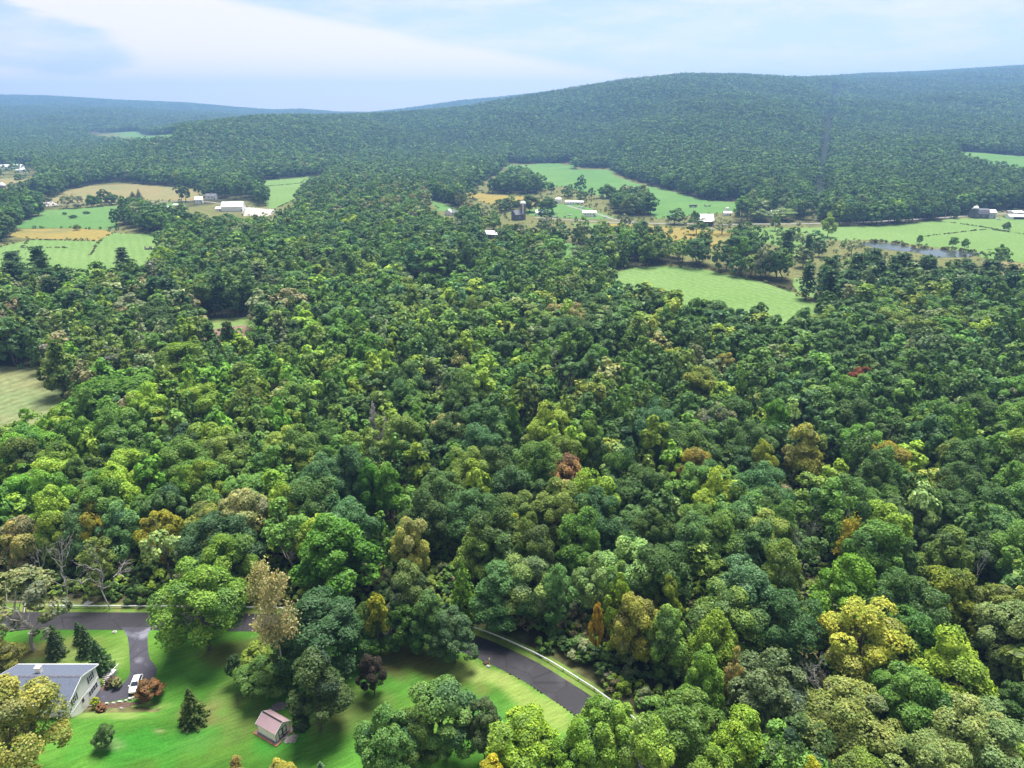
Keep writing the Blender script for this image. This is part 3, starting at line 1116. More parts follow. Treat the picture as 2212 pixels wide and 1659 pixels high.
def quads_mesh(name, parts, mats):
    """parts: list of (quads (n,4,3), material index, leaf attr (n,3) or None)"""
    q = np.concatenate([p[0] for p in parts]).astype(np.float32)
    n = len(q)
    me = bpy.data.meshes.new(name)
    me.vertices.add(n * 4)
    me.vertices.foreach_set('co', q.ravel())
    me.loops.add(n * 4)
    me.loops.foreach_set('vertex_index', np.arange(n * 4, dtype=np.int32))
    me.polygons.add(n)
    me.polygons.foreach_set('loop_start', np.arange(0, n * 4, 4, dtype=np.int32))
    me.polygons.foreach_set('material_index', np.concatenate([np.full(len(p[0]), p[1], np.int32) for p in parts]))
    me.update(calc_edges=True)
    at_ = np.concatenate([p[2] if p[2] is not None else np.full((len(p[0]), 3), .5) for p in parts])
    a = me.attributes.new('leaf', 'FLOAT_VECTOR', 'FACE')
    a.data.foreach_set('vector', at_.astype(np.float32).ravel())
    for m_ in mats:
        me.materials.append(m_)
    return me


def bend(a, b, rs, k=4, w=.08):
    a, b = np.asarray(a, float), np.asarray(b, float)
    t = np.linspace(0, 1, k)[:, None]
    d = np.linalg.norm(b - a)
    p = a + (b - a) * t
    p[1:-1] += rs.normal(size=(k - 2, 3)) * d * w
    p[:, 2] += (np.sin(t[:, 0] * math.pi) * -.05 * d)
    return p


UP = np.array([0, 0, 1.0])
# every kind is built 17 m tall with a 5 m crown radius and scaled to the real size of each tree


def broadleaf(seed, nl=20, nc=15, nk=30, cs=.52, shape='round', base=2.0, H=17.0, R=5.0, fill=1.0, wood_detail=True, nz=.46):
    rs = np.random.RandomState(seed)
    F, W = Foliage(), Wood()
    zc, hzr = (base + H) / 2, (H - base) / 2
    i = np.arange(nl) + .5
    ph = i * 2.399963 + rs.uniform(0, 6.28)
    zz = 1 - 1.74 * i / nl
    rr = np.sqrt(np.maximum(0, 1 - zz * zz))
    dirs = unit(np.stack([rr * np.cos(ph), rr * np.sin(ph), zz], -1) + rs.normal(size=(nl, 3)) * .22)
    tipf = {'round': .15, 'oval': .5, 'column': .25, 'pyramid': .8, 'sparse': .2, 'umbrella': -.1}[shape]
    rad = np.ones(nl) * .70 * rs.uniform(.70, 1.28, nl)
    lp = dirs * rad[:, None] * np.array([R, R, hzr])
    lp[:, :2] *= (1 - tipf * np.clip(lp[:, 2:] / hzr + .15, -.6, 1))
    if shape == 'umbrella':
        lp[:, 2] = np.maximum(lp[:, 2], -.25 * hzr)
    lr = R * rs.uniform(.23, .44, nl)
    if shape == 'column':
        lr *= .85
    if shape == 'sparse':
        lr *= .75
    top = np.array([0, 0, zc])
    trunk = bend((0, 0, -.4), (rs.normal() * .3, rs.normal() * .3, zc + .45 * hzr), rs, 6, .02)
    W.tube(trunk, .30, .07, 6)
    for k in range(nl):
        L = lp[k] + top
        if wood_detail and k % 2 == 0:
            j = min(4, 1 + int(3 * (L[2] / H)))
            W.tube(bend(trunk[j], L, rs, 4), .10, .025, 4)
        d = unit(rs.normal(size=(nc, 3)) + .75 * dirs[k] + .45 * UP)
        cp = L + d * lr[k] * rs.uniform(.75, 1.12, (nc, 1))
        lobe_v = rs.uniform()
        for c in range(nc):
            n = max(3, int(nk * rs.uniform(.5, 1.4) * fill))
            dd = d[c]
            tv = rs.normal(size=(n, 3))
            tv -= (tv @ dd)[:, None] * dd
            cr = lr[k] * rs.uniform(.34, .58)
            rad_ = np.sqrt(rs.uniform(0, 1, n))[:, None]
            P = cp[c] + unit(tv) * rad_ * cr - dd * (rad_ ** 2) * cr * .55 + rs.normal(size=(n, 3)) * cr * .10
            Nn = dd * .8 + unit(tv) * rad_ * .55 + UP * .35 + rs.normal(size=(n, 3)) * nz
            F.add(cards(P, Nn, cs, rs), lobe_v, rs.uniform(), rs)
    return F, W


def spruce(seed, H=17.0, R=5.0, levels=17, nk=34, cs=.55, base=.6, droop=.22, power=.9):
    rs = np.random.RandomState(seed)
    F, W = Foliage(), Wood()
    W.tube([(0, 0, -.3), (0, 0, H * .5), (0, 0, H)], .26, .03, 6)
    for l in range(levels):
        t = l / (levels - 1)
        z = base + (H - base) * t ** .92
        r = R * (1 - t) ** power + .25
        nb = int(13 - 7 * t)
        for b in range(nb):
            a = 2 * math.pi * (b + rs.uniform(-.3, .3)) / nb + l * .7
            ln = r * rs.uniform(.72, 1.12)
            dr = np.array([math.cos(a), math.sin(a), 0])
            n = max(6, int(nk * (ln / R) ** .7 * rs.uniform(.8, 1.2)))
            s = np.sqrt(rs.uniform(.06, 1, n))
            side = np.array([-dr[1], dr[0], 0])
            wdt = ln * .26 * (1.15 - s)
            P = dr * (ln * s)[:, None] + side * (rs.uniform(-1, 1, n) * wdt)[:, None] + UP * (z - droop * ln * s + rs.normal(size=n) * .12)[:, None]
            Nn = UP * .8 + dr * .45 + rs.normal(size=(n, 3)) * .4
            F.add(cards(P, Nn, cs, rs, 1.5), rs.uniform(), rs.uniform(), rs)
    return F, W


def pine(seed, H=17.0, R=5.0, nk=26, cs=.6):
    rs = np.random.RandomState(seed)
    F, W = Foliage(), Wood()
    W.tube(bend((0, 0, -.3), (rs.normal() * .3, 0, H), rs, 6, .01), .28, .05, 6)
    levels = 11
    for l in range(levels):
        t = l / (levels - 1)
        z = 3.5 + (H - 4.0) * t
        r = R * (1.05 - .8 * t ** 1.4) * rs.uniform(.65, 1.1)
        nb = rs.randint(4, 7)
        off = rs.uniform(0, 6.28)
        for b in range(nb):
            a = off + 2 * math.pi * (b + rs.uniform(-.35, .35)) / nb
            ln = r * rs.uniform(.6, 1.15)
            dr = np.array([math.cos(a), math.sin(a), .12])
            end = dr * ln + UP * (z + .25)
            W.tube(bend((0, 0, z - .3), end, rs, 4, .03), .07, .02, 4)
            for c in range(4):
                s = rs.uniform(.45, 1.05)
                cp = dr * ln * s + UP * (z + .15) + rs.normal(size=3) * np.array([.5, .5, .15])
                n = int(nk * rs.uniform(.6, 1.3))
                P = cp + rs.normal(size=(n, 3)) * np.array([.62, .62, .20])
                Nn = UP * .9 + dr * .3 + rs.normal(size=(n, 3)) * .45
                F.add(cards(P, Nn, cs, rs, 1.3), rs.uniform(), rs.uniform(), rs)
    return F, W


def bare(seed, H=17.0, R=5.0, depth=5):
    rs = np.random.RandomState(seed)
    W = Wood()

    def grow(p, d, ln, r, k):
        e = p + d * ln
        W.tube(bend(p, e, rs, 4, .06), r, r * .6, 5 if k > 2 else 4)
        if k == 0:
            return
        for _ in range(rs.randint(2, 4)):
            nd = unit(d + rs.normal(size=3) * .5 + UP * .12)
            grow(p + d * ln * rs.uniform(.6, 1.0), nd, ln * rs.uniform(.55, .8), r * .6, k - 1)
    grow(np.array([0, 0, -.3]), unit(np.array([rs.normal() * .08, rs.normal() * .08, 1])), H * .42, .19, depth)
    q = np.concatenate(W.q)
    s = H / q[..., 2].max()
    q *= s
    W.q = [q]
    return Foliage(), W


def birch(seed, H=17.0, R=5.0, nk=16, cs=.42):
    rs = np.random.RandomState(seed)
    F, W = Foliage(), Wood()
    trunk = bend((0, 0, -.3), (.5, .2, H * .97), rs, 8, .012)
    W.tube(trunk, .22, .03, 6)
    for k in range(34):
        t = rs.uniform(.46, .97)
        p = trunk[0] + (trunk[-1] - trunk[0]) * t
        a = rs.uniform(0, 6.28)
        ln = R * (1.15 - t * .75) * rs.uniform(.5, 1.05)
        e = p + np.array([math.cos(a) * ln, math.sin(a) * ln, ln * rs.uniform(.2, .8)])
        W.tube(bend(p, e, rs, 4), .055, .012, 4)
        for c in range(7):
            s = rs.uniform(.35, 1.1)
            cp = p + (e - p) * s + rs.normal(size=3) * .4
            n = int(nk * rs.uniform(.5, 1.4))
            P = cp + rs.normal(size=(n, 3)) * np.array([.55, .55, .5])
            Nn = UP * .5 + unit(e - p) * .4 + rs.normal(size=(n, 3)) * .6
            F.add(cards(P, Nn, cs, rs), rs.uniform(), rs.uniform(), rs)
    return F, W


def greydead(seed, H=17.0, R=5.0):
    """dead conifer: whorls of fine bare twigs"""
    rs = np.random.RandomState(seed)
    W = Wood()
    W.tube([(0, 0, -.3), (0, 0, H * .5), (.2, 0, H)], .22, .03, 6)
    for l in range(34):
        t = l / 33
        z = 2 + (H - 2.3) * t
        for b in range(7):
            a = rs.uniform(0, 6.28)
            ln = (R * (1 - t) ** .8 + .3) * rs.uniform(.5, 1.1)
            e = np.array([math.cos(a) * ln, math.sin(a) * ln, z - .12 * ln])
            W.tube(bend((0, 0, z), e, rs, 3, .04), .075, .03, 3)
            for _ in range(7):
                s = rs.uniform(.3, 1.0)
                m_ = np.array([0, 0, z]) * (1 - s) + e * s
                W.tube(np.array([m_, m_ + rs.normal(size=3) * ln * .2]), .05, .03, 3)
    return Foliage(), W


PROTO = {}     # kind -> list of (crown mesh or None, trunk mesh)


def proto(kind, FW, bark='bark'):
    F, W = FW
    n = len(PROTO.setdefault(kind, []))
    cm = quads_mesh('crown_' + kind, [(np.concatenate(F.q), 0, np.concatenate(F.a))], [M['leaf']]) if F.q else None
    tm = quads_mesh('trunk_' + kind, [(np.concatenate(W.q), 0, None)], [M[bark]])
    PROTO[kind].append((cm, tm))


for s in range(6):
    proto('round', broadleaf(10 + s, nl=30 + s % 3 * 4, nc=16, nk=52, cs=.34))
for s in range(4):
    proto('oval', broadleaf(30 + s, nl=29, nc=16, nk=50, cs=.34, shape='oval', base=1.4))
for s in range(2):
    proto('pyramid', broadleaf(40 + s, nl=30, nc=14, nk=48, cs=.34, shape='pyramid', base=1.2))
for s in range(2):
    proto('broad', broadleaf(20 + s, nl=32, nc=17, nk=50, cs=.27, base=1.2))
for s in range(2):
    proto('umbrella', broadleaf(44 + s, nl=26, nc=15, nk=46, cs=.34, shape='umbrella', base=4.5))
for s in range(3):
    proto('sparse', broadleaf(50 + s, nl=26, nc=9, nk=20, cs=.44, shape='sparse', base=3.5), 'birch')
for s in range(2):
    proto('column', broadleaf(60 + s, nl=26, nc=13, nk=28, cs=.62, shape='column', base=.8))
for s in range(2):
    proto('shrub', broadleaf(70 + s, nl=26, nc=12, nk=24, cs=.75, shape='round', base=.2))
for s in range(3):
    proto('spruce', spruce(80 + s))
proto('feather', spruce(90, levels=13, droop=.42, power=.55, nk=30, cs=.6, base=1.5))
proto('feather', spruce(91, levels=12, droop=.30, power=.6, nk=26, cs=.6, base=2.0))
for s in range(3):
    proto('pine', pine(100 + s))
for s in range(4):
    proto('dead', bare(110 + s), 'deadwood')
for s in range(2):
    proto('greydead', greydead(120 + s), 'deadwood')
for s in range(2):
    proto('birch', birch(130 + s), 'birch')

COL = dict(dark=(.052, .112, .045), mid=(.086, .178, .048), bright=(.110, .240, .042), yelgreen=(.185, .285, .052), yellow=(.34, .35, .05), olive=(.115, .180, .052),
           pale=(.175, .265, .125), tan=(.27, .27, .15), bluegreen=(.046, .116, .066), orange=(.36, .22, .045), rust=(.28, .145, .065), red=(.19, .045, .035), purple=(.028, .018, .034),
           mauve=(.165, .155, .115), gold=(.22, .285, .07), pine=(.034, .080, .046), grey=(.160, .205, .14), cream=(.42, .40, .24))
WORDS = dict(dark='dark green', mid='mid green', bright='bright green', yelgreen='yellow-green', yellow='yellow', olive='olive', pale='pale green', tan='tan', bluegreen='blue-green', orange='orange', rust='rust-brown',
             red='red', purple='dark purple', mauve='mauve-brown', gold='golden', pine='deep green', grey='grey-green', cream='cream')
NAMES = dict(round='broadleaf_tree', broad='broadleaf_tree', oval='broadleaf_tree', pyramid='broadleaf_tree', umbrella='broadleaf_tree', sparse='broadleaf_tree', column='columnar_tree', shrub='shrub', spruce='spruce_tree', feather='larch_tree',
             pine='pine_tree', dead='dead_tree', greydead='dead_tree', birch='birch_tree')
RS = np.random.RandomState(77)
VIEW = []
CLEAR_VIEW = ['silver-grey dead conifer', 'rust-orange maple among', 'deep red tree', 'white dead tree with bare', 'tall white dead', 'birch with white forked', 'golden yellow-green tree', 'small bare white tree', 'bright green pyramid', 'bright pair', 'pale silvery-green tree above', 'lone dark pine', 'blue-green broad oak', 'pale yellow tree']
TREES = []     # x, y, R of every tree placed by hand


def tree(kind, x, y, H, R, col, label, turned=0.0, var=None, name=None, cat=None, group=None, jitter=.10, rz=None):
    kind = 'broad' if kind == 'round' and R > 6.6 and y < 190 else kind
    v = PROTO[kind][(var if var is not None else RS.randint(100)) % len(PROTO[kind])]
    name = name or NAMES[kind]
    o = bpy.data.objects.new(name, None)
    o.empty_display_size = .5
    o.location = (x, y, hz(x, y))
    o.rotation_euler = (RS.normal() * .02, RS.normal() * .02, RS.uniform(0, 6.28) if rz is None else rz)
    o.scale = (R / 5.0, R / 5.0, H / 17.0)
    C.objects.link(o)
    tag(o, label, cat or ('shrub' if kind == 'shrub' else 'tree'), group)
    c = np.array(COL[col] if isinstance(col, str) else col) * RS.uniform(1 - jitter, 1 + jitter, 3)
    if v[0] is not None:
        cr = link(bpy.data.objects.new('crown', v[0]), o)
        cr.color = (*c, turned)
    link(bpy.data.objects.new('trunk', v[1]), o)
    TREES.append((x, y, R))
    if any(k_ in label for k_ in CLEAR_VIEW):
        e = np.array([x, y]) / math.hypot(x, y)
        for t_ in (5.0, 9.0, 13.0):
            VIEW.append(np.array([x, y]) - e * t_)
    return o


def pxm(x, y, z):
    return F_PX / proj(x, y, z)[2] / S2


def hero(kind, bx, by, ty, w, col, label, turned=0.0, var=None, hh=None, **kw):
    """base reading (bx,by) and crown top ty; or hidden base (by None) and a height hh"""
    if by is None:
        x, y = at(bx, ty, hh)
        H = hh
    else:
        x, y = at(bx, by, 0)
        g = hz(x, y)
        if g > .1:
            x, y = at(bx, by, g)
        a, yy, dz = ray(bx, ty)
        H = CAM_H + dz / yy * y - hz(x, y)
    R = w / 2 / pxm(x, y, H * .6) * 1.04
    return tree(kind, x, y, H, R, col, label, turned, var, **kw)


LM = []   # landmarks for the labels of the woods


def mark(o, phrase):
    LM.append((o.location.x, o.location.y, phrase))


# ------------------------------------------------------------------ trees and shrubs one can name
hero('sparse', 75, 1405, 1234, 185, (.17, .195, .10), 'pale olive open-crowned tree overhanging the road at the left edge', .3, 0)
hero('oval', 8, 1456, 1390, 85, (.22, .25, .09), 'small tan-yellow tree at the left edge behind the house', .3)
hero('round', 52, 1700, 1476, 215, (.175, .225, .062), 'big golden-olive tree in front of the house roof', .15, 2)
hero('spruce', 178, 1386, 1342, 36, 'pine', 'rearmost of the three spruces in a row beside the driveway', name='spruce_tree')
hero('spruce', 190, 1413, 1353, 47, 'pine', 'middle one of the three spruces in a row beside the driveway')
hero('spruce', 223, 1452, 1381, 58, 'pine', 'nearest and largest of the three spruces beside the driveway')
hero('spruce', 121, 1390, 1350, 38, 'dark', 'dark spruce behind a lighter one on the lawn left of the three spruces')
hero('spruce', 124, 1418, 1364, 46, (.05, .085, .055), 'grey-green spruce on the lawn in front of a darker one')
hero('spruce', 420, 1558, 1487, 66, (.05, .085, .03), 'lone ragged spruce in the middle of the lawn')
hero('oval', 230, 1612, 1567, 42, (.06, .12, .045), 'small green bush-like tree above the bare soil patch')
hero('shrub', 327, 1508, 1468, 52, (.15, .075, .05), 'low spreading red-brown maple beside the white car', var=0, jitter=.02)
hero('shrub', 208, 1530, 1506, 18, (.30, .32, .03), 'small yellow-green shrub at the edge of the driveway pad')
hero('shrub', 221, 1536, 1521, 22, (.16, .08, .07), 'low dull red shrub beside the yellow-green shrub')
hero('shrub', 239, 1483, 1468, 19, (.06, .055, .035), 'low dark shrub beside the garden steps')
hero('shrub', 256, 1484, 1464, 20, (.19, .23, .12), 'pale mottled shrub at the inner corner of the driveway')
hero('shrub', 216, 1480, 1469, 16, (.12, .25, .03), 'bright green low shrub in the bed by the house wall')
hero('column', 512, 1476, 1407, 34, 'pine', 'dark narrow arborvitae at the left end of the lawn thicket')
b = hero('round', 452, 1402, 1222, 178, (.105, .195, .042), 'big bright green maple with yellow top between road and lawn', .28, 0)
mark(b, 'the big bright green maple')
hero('birch', 577, 1392, 1228, 78, (.36, .33, .21), 'left of two tall birches with thin tan leaves', name='birch_tree', var=0)
b = hero('birch', 616, 1487, 1240, 105, (.32, .295, .18), 'right and nearer of two tall birches, standing on the lawn thicket edge', var=1)
mark(b, 'the tan-leaved birches')
hero('shrub', 556, 1455, 1390, 62, (.16, .22, .04), 'yellow-topped round bush left of the birch trunk')
hero('round', 575, 1500, 1432, 100, (.075, .15, .045), 'spreading light green bush under the birch')
hero('shrub', 625, 1492, 1448, 50, (.05, .12, .03), 'green bush at the foot of the right birch')
b = hero('oval', 692, 1578, 1414, 136, (.040, .074, .036), 'oval dark green tree with tan leaf tips beside the shed', .16, 1)
mark(b, 'the oval tree beside the shed')
hero('oval', 808, 1502, 1411, 60, 'purple', 'dark purple plum tree on the lawn', var=2, jitter=.02)
hero('round', 705, 1455, 1290, 190, (.030, .074, .048), 'dark blue-green tree behind the oval tree', var=1)
b = hero('oval', 708, None, 1112, 172, (.058, .170, .032), 'tall green tree towering behind the dark blue-green tree', hh=24, var=0)
mark(b, 'the tall green tree over the yard')
hero('column', 822, 1412, 1266, 58, (.24, .25, .04), 'narrow tree full of yellow leaves at the lawn edge', .35)
hero('round', 800, 1408, 1300, 66, (.05, .11, .03), 'green tree just left of the yellow-leaved narrow tree')
b = hero('oval', 880, None, 1214, 96, (.085, .15, .055), 'rounded tree with pale yellow-green top above the lawn edge', .35, hh=19)
hero('column', 878, 1408, 1292, 74, (.045, .12, .035), 'green vine-clad tree right of the yellow-leaved narrow tree')
hero('column', 906, 1402, 1284, 15, 'red', 'thin small tree with red-brown leaves between two green trees')
hero('oval', 934, 1410, 1284, 88, (.05, .12, .045), 'green tree left of the road opening', var=1)
hero('oval', 984, 1432, 1316, 90, (.06, .115, .07), 'blue-green tree with pale leaves at the road opening', var=3)
hero('oval', 852, 1408, 1326, 62, (.05, .12, .04), 'green bushy tree between the yellow-leaved and the vine-clad tree')
hero('oval', 912, 1412, 1330, 66, (.05, .115, .045), 'dense green tree in front of the thin red-brown tree', var=2)
hero('oval', 958, 1420, 1342, 70, (.05, .11, .06), 'dense blue-green tree between two at the road opening', var=0)
hero('oval', 776, 1420, 1330, 84, (.04, .10, .04), 'dark green tree behind the purple plum', var=3)
hero('round', 640, 1440, 1330, 84, (.035, .085, .045), 'dark green tree behind the right birch', var=3)
b = hero('round', 480, None, 1148, 118, (.11, .185, .035), 'yellow-green tree rising just behind the big bright green maple', .25, hh=19)
# bottom row, nearest the viewer
for q in [('round', 955, 1474, 150, (.085, .18, .06), 'large green tree at the bottom with its top against the lawn', .14, 0, 17),
          ('round', 832, 1545, 120, (.08, .17, .065), 'pale-tipped green tree at the bottom, left one of the clump', .10, 1, 16),
          ('oval', 895, 1528, 95, (.085, .155, .045), 'light green tree wedged between two larger ones at the bottom', .15, 2, 15),
          ('round', 1045, 1508, 88, (.055, .105, .065), 'grey blue-green tree at the bottom beside the pale lawn strip', .0, 3, 14),
          ('round', 1128, 1545, 158, (.18, .26, .04), 'yellow-green wide tree at the bottom beside the lawn tip', .3, 4, 17),
          ('oval', 1062, 1638, 90, (.33, .30, .03), 'yellow tree cut by the bottom edge', .5, 0, 14),
          ('round', 1310, 1504, 125, (.14, .25, .045), 'bright green tree hiding the lower end of the road', .2, 5, 18),
          ('round', 1405, 1551, 118, (.18, .29, .065), 'light yellow-green tree at the bottom right of the road end', .2, 0, 18),
          ('round', 1246, 1576, 104, (.11, .21, .04), 'olive-green tree at the bottom in front of the road', .2, 1, 15),
          ('oval', 1545, 1618, 120, (.10, .18, .035), 'green pointed tree at the bottom edge below the woods', .1, 3, 17),
          ('oval', 1765, 1642, 80, (.33, .33, .04), 'yellow-topped tree cut by the bottom edge at the right', .3, 1, 17),
          ('round', 1870, 1628, 120, (.13, .20, .05), 'light green round tree cut by the bottom edge at the right', .1, 2, 17),
          ('oval', 602, 1640, 66, (.28, .28, .07), 'pale yellow tree top poking up below the shed', .2, 0, 9),
          ('oval', 505, 1641, 42, (.27, .22, .09), 'small tan tree top at the bottom edge left of the shed', .2, 1, 8),
          ('spruce', 690, 1646, 60, (.07, .13, .10), 'small blue-green conifer tip at the bottom edge', 0, 1, 7),
          # right-hand woods
          ('pyramid', 1849, 1200, 138, (.10, .25, .035), 'bright green pyramid-shaped tree above the golden tree', .1, 0, 21),
          ('round', 1888, 1304, 180, (.25, .31, .065), 'large golden yellow-green tree behind the white dead tree', .2, 3, 21),
          ('oval', 2085, 1374, 165, (.19, .275, .04), 'yellow-green tall tree near the right edge', .3, 2, 21),
          ('round', 1611, 1213, 130, (.065, .16, .10), 'blue-green dome-shaped tree above the right-hand woods', .0, 2, 20),
          ('round', 1590, 1266, 150, (.11, .18, .05), 'olive-green tree with a golden right half', .45, 4, 19),
          ('round', 1710, 1288, 150, (.032, .085, .045), 'dark blue-green wide tree left of the golden tree', .0, 5, 19),
          ('round', 1675, 1428, 155, (.085, .125, .075), 'grey-green tree left of the white dead tree', .05, 1, 18),
          ('oval', 1526, 1398, 84, (.15, .25, .055), 'yellow-green narrow tree right of the road', .15, 0, 18),
          ('sparse', 1598, 1408, 56, (.26, .215, .10), 'thin tan-orange tree among green ones', .3, 0, 17),
          ('round', 1480, 1498, 160, (.07, .145, .035), 'green round tree near the road end', .12, 3, 17),
          ('oval', 1612, 1541, 140, (.15, .25, .04), 'yellow-green tree near the bottom right of the road', .2, 3, 17),
          ('round', 1840, 1490, 200, (.13, .20, .06), 'wide olive-green tree below the white dead tree', .12, 2, 17),
          ('round', 2101, 1508, 175, (.15, .235, .10), 'pale green tree at the lower right', .05, 0, 18),
          ('round', 2160, 1538, 190, (.09, .16, .085), 'pale blue-green tree in the bottom right corner', .0, 4, 17),
          ('round', 2026, 1602, 180, (.13, .20, .075), 'pale olive tree cut by the bottom edge near the right corner', .1, 5, 17),
          ('round', 1985, 1332, 140, (.045, .12, .035), 'fresh green tree between the golden tree and the yellow-green tall tree', .05, 1, 18),
          ('round', 2066, 1228, 130, (.13, .185, .030), 'yellow-green tree high at the right edge', .25, 0, 19),
          ('round', 2188, 1258, 130, (.13, .18, .045), 'olive tree at the right edge with yellow patches', .3, 5, 19),
          ('feather', 998, 1219, 72, (.085, .185, .025), 'bright green feathery larch beside the creek gully', .05, 0, 15),
          ('oval', 1085, 1224, 120, (.055, .13, .065), 'blue-green tall tree above the guard rail', .05, 1, 16),
          ('round', 1142, 1206, 130, (.15, .20, .085), 'tan-topped green tree above the guard rail', .3, 1, 17),
          ('oval', 1192, 1216, 92, (.065, .15, .06), 'light green tall tree with a bare limb beside it', .05, 2, 17),
          ('column', 1292, 1290, 30, 'orange', 'narrow orange tree beside the golden-topped tree', .15, 0, 16),
          ('round', 1372, 1281, 98, (.215, .225, .06), 'golden-topped round tree right of the narrow orange tree', .35, 2, 18),
          ('column', 1338, 1238, 66, (.13, .21, .035), 'tall light green tree behind the golden-topped tree', .2, 1, 20),
          ('oval', 1445, 1300, 90, (.14, .235, .07), 'pale green tree right of the golden-topped tree', .15, 0, 18),
          ('oval', 1447, 1246, 62, (.13, .20, .035), 'small bright tree top above the pale green tree', .2, 3, 18),
          # middle woods
          ('round', 1226, 984, 92, (.24, .150, .085), 'rust-orange maple among dark trees', .35, 0, 18),
          ('sparse', 1246, 1030, 84, (.24, .205, .12), 'thin tan tree in front of the rust-orange maple', .2, 1, 15),
          ('greydead', 803, 862, 44, 'grey', 'tall silver-grey dead conifer standing among green trees', 0, 0, 19),
          ('greydead', 832, 900, 42, 'grey', 'second silver-grey dead conifer, shorter, right of the taller one', 0, 1, 15),
          ('round', 1865, 796, 62, (.17, .040, .034), 'deep red tree in the dark green woods', .1, 2, 17),
          ('round', 462, 1114, 156, (.030, .078, .046), 'dark blue-green broad oak behind the road', .0, 4, 19),
          ('round', 402, 908, 90, (.035, .085, .055), 'dark blue-green dome among bright green trees', .0, 5, 19),
          ('pyramid', 240, 1078, 92, (.11, .20, .10), 'pale silvery-green tree above the road', .1, 1, 19),
          ('oval', 157, 1092, 70, (.10, .18, .10), 'pale silvery-green tree left of a yellow one', .05, 0, 18),
          ('round', 190, 1092, 76, (.30, .28, .035), 'yellow tree between two pale silvery-green trees', .5, 1, 17),
          ('round', 333, 1100, 86, (.22, .235, .032), 'yellow-green flat-topped tree above the road', .4, 3, 17),
          ('round', 28, 1110, 90, (.26, .265, .11), 'orange-tan tree top at the left edge', .45, 5, 17),
          ('round', 884, 1108, 78, (.28, .29, .10), 'golden-tan tall tree above the yard trees', .4, 4, 20),
          ('oval', 800, 990, 66, (.075, .19, .035), 'bright green tree, left one of a bright pair', .0, 0, 19),
          ('oval', 836, 1004, 70, (.075, .195, .035), 'bright green tree, right one of a bright pair', .0, 1, 18),
          ('round', 1022, 1058, 118, (.045, .115, .045), 'dark green dome right of the creek gully', .0, 0, 18),
          ('oval', 1103, 1008, 104, (.055, .125, .058), 'blue-green pointed tree above the dark green dome', .0, 3, 20),
          ('oval', 1254, 1100, 104, (.09, .185, .045), 'tall bright green tree standing clear of its neighbours', .1, 2, 20),
          ('oval', 1112, 1112, 62, (.25, .25, .035), 'yellow small tree in the middle woods', .4, 3, 16),
          ('oval', 1745, 920, 84, (.25, .265, .06), 'pale yellow tree in the right woods', .3, 1, 19),
          ('oval', 1648, 946, 62, (.22, .24, .05), 'pale yellow-green tree left of the pale yellow tree', .3, 2, 18),
          ('round', 1502, 962, 80, (.24, .235, .045), 'yellow-tan branching tree in the right woods', .35, 0, 18),
          ('round', 1930, 952, 90, (.24, .235, .035), 'yellow-topped tree in the far right woods', .4, 4, 18),
          ('oval', 1683, 868, 70, (.075, .17, .028), 'bright green egg-shaped tree in the dark woods', .0, 1, 20),
          ('oval', 1290, 742, 76, (.075, .17, .04), 'bright green tree top above dark oaks', .0, 0, 20),
          ('round', 995, 835, 80, (.055, .125, .045), 'green pointed tree right of a yellow-tan patch', .1, 1, 20),
          ('round', 1570, 760, 55, (.25, .225, .05), 'yellow tree top in the dark oak woods', .3, 3, 17),
          ('round', 240, 815, 175, (.06, .145, .025), 'broad bright green tree beside the mown field', .1, 1, 19),
          ('round', 380, 740, 110, (.115, .185, .030), 'yellow-green layered tree near the mown field', .25, 2, 20),
          ('oval', 790, 725, 90, (.09, .19, .035), 'bright green tall tree in the centre woods', .1, 1, 22),
          ('birch', 1843, 1128, 66, (.28, .25, .04), 'birch with white forked stems and yellow leaves', 0, 0, 17),
          ('pyramid', 1108, 868, 40, (.06, .135, .03), 'narrow pyramid-shaped green tree by the gully', 0, 0, 20)]:
    kind, px, ty, w, col, label, turned, var, hh = q
    o = hero(kind, px, None, ty, w, col, label, turned, var, hh=hh)
    for key, ph in [('golden yellow-green tree behind', 'the large golden tree'), ('rust-orange maple', 'the rust-orange maple'), ('silver-grey dead conifer', 'the silver-grey dead conifers'),
                    ('deep red tree', 'the deep red tree'), ('dark blue-green broad oak', 'the dark blue-green oak'), ('pale yellow tree in the right', 'the pale yellow tree'),
                    ('pale silvery-green tree above', 'the pale silvery-green trees'), ('right one of a bright pair', 'the bright green pair'), ('dark green dome right', 'the dark green dome by the gully'),
                    ('tall bright green tree standing', 'the tall clear-standing green tree'), ('blue-green dome-shaped', 'the blue-green dome-shaped tree'), ('narrow orange', 'the narrow orange tree'),
                    ('yellow-topped tree in the far', 'the far right yellow-topped tree'), ('dark blue-green dome among', 'the dark blue-green dome at the left'), ('golden-tan tall', 'the golden-tan tall tree'),
                    ('pyramid-shaped tree above', 'the bright green pyramid tree'), ('yellow-tan branching', 'the yellow-tan branching tree'), ('broad bright green tree beside', 'the broad tree beside the mown field')]:
        if label.startswith(key) or key in label and not label.startswith('second') and 'in front of' not in label:
            if not any(l[2] == ph for l in LM):
                mark(o, ph)
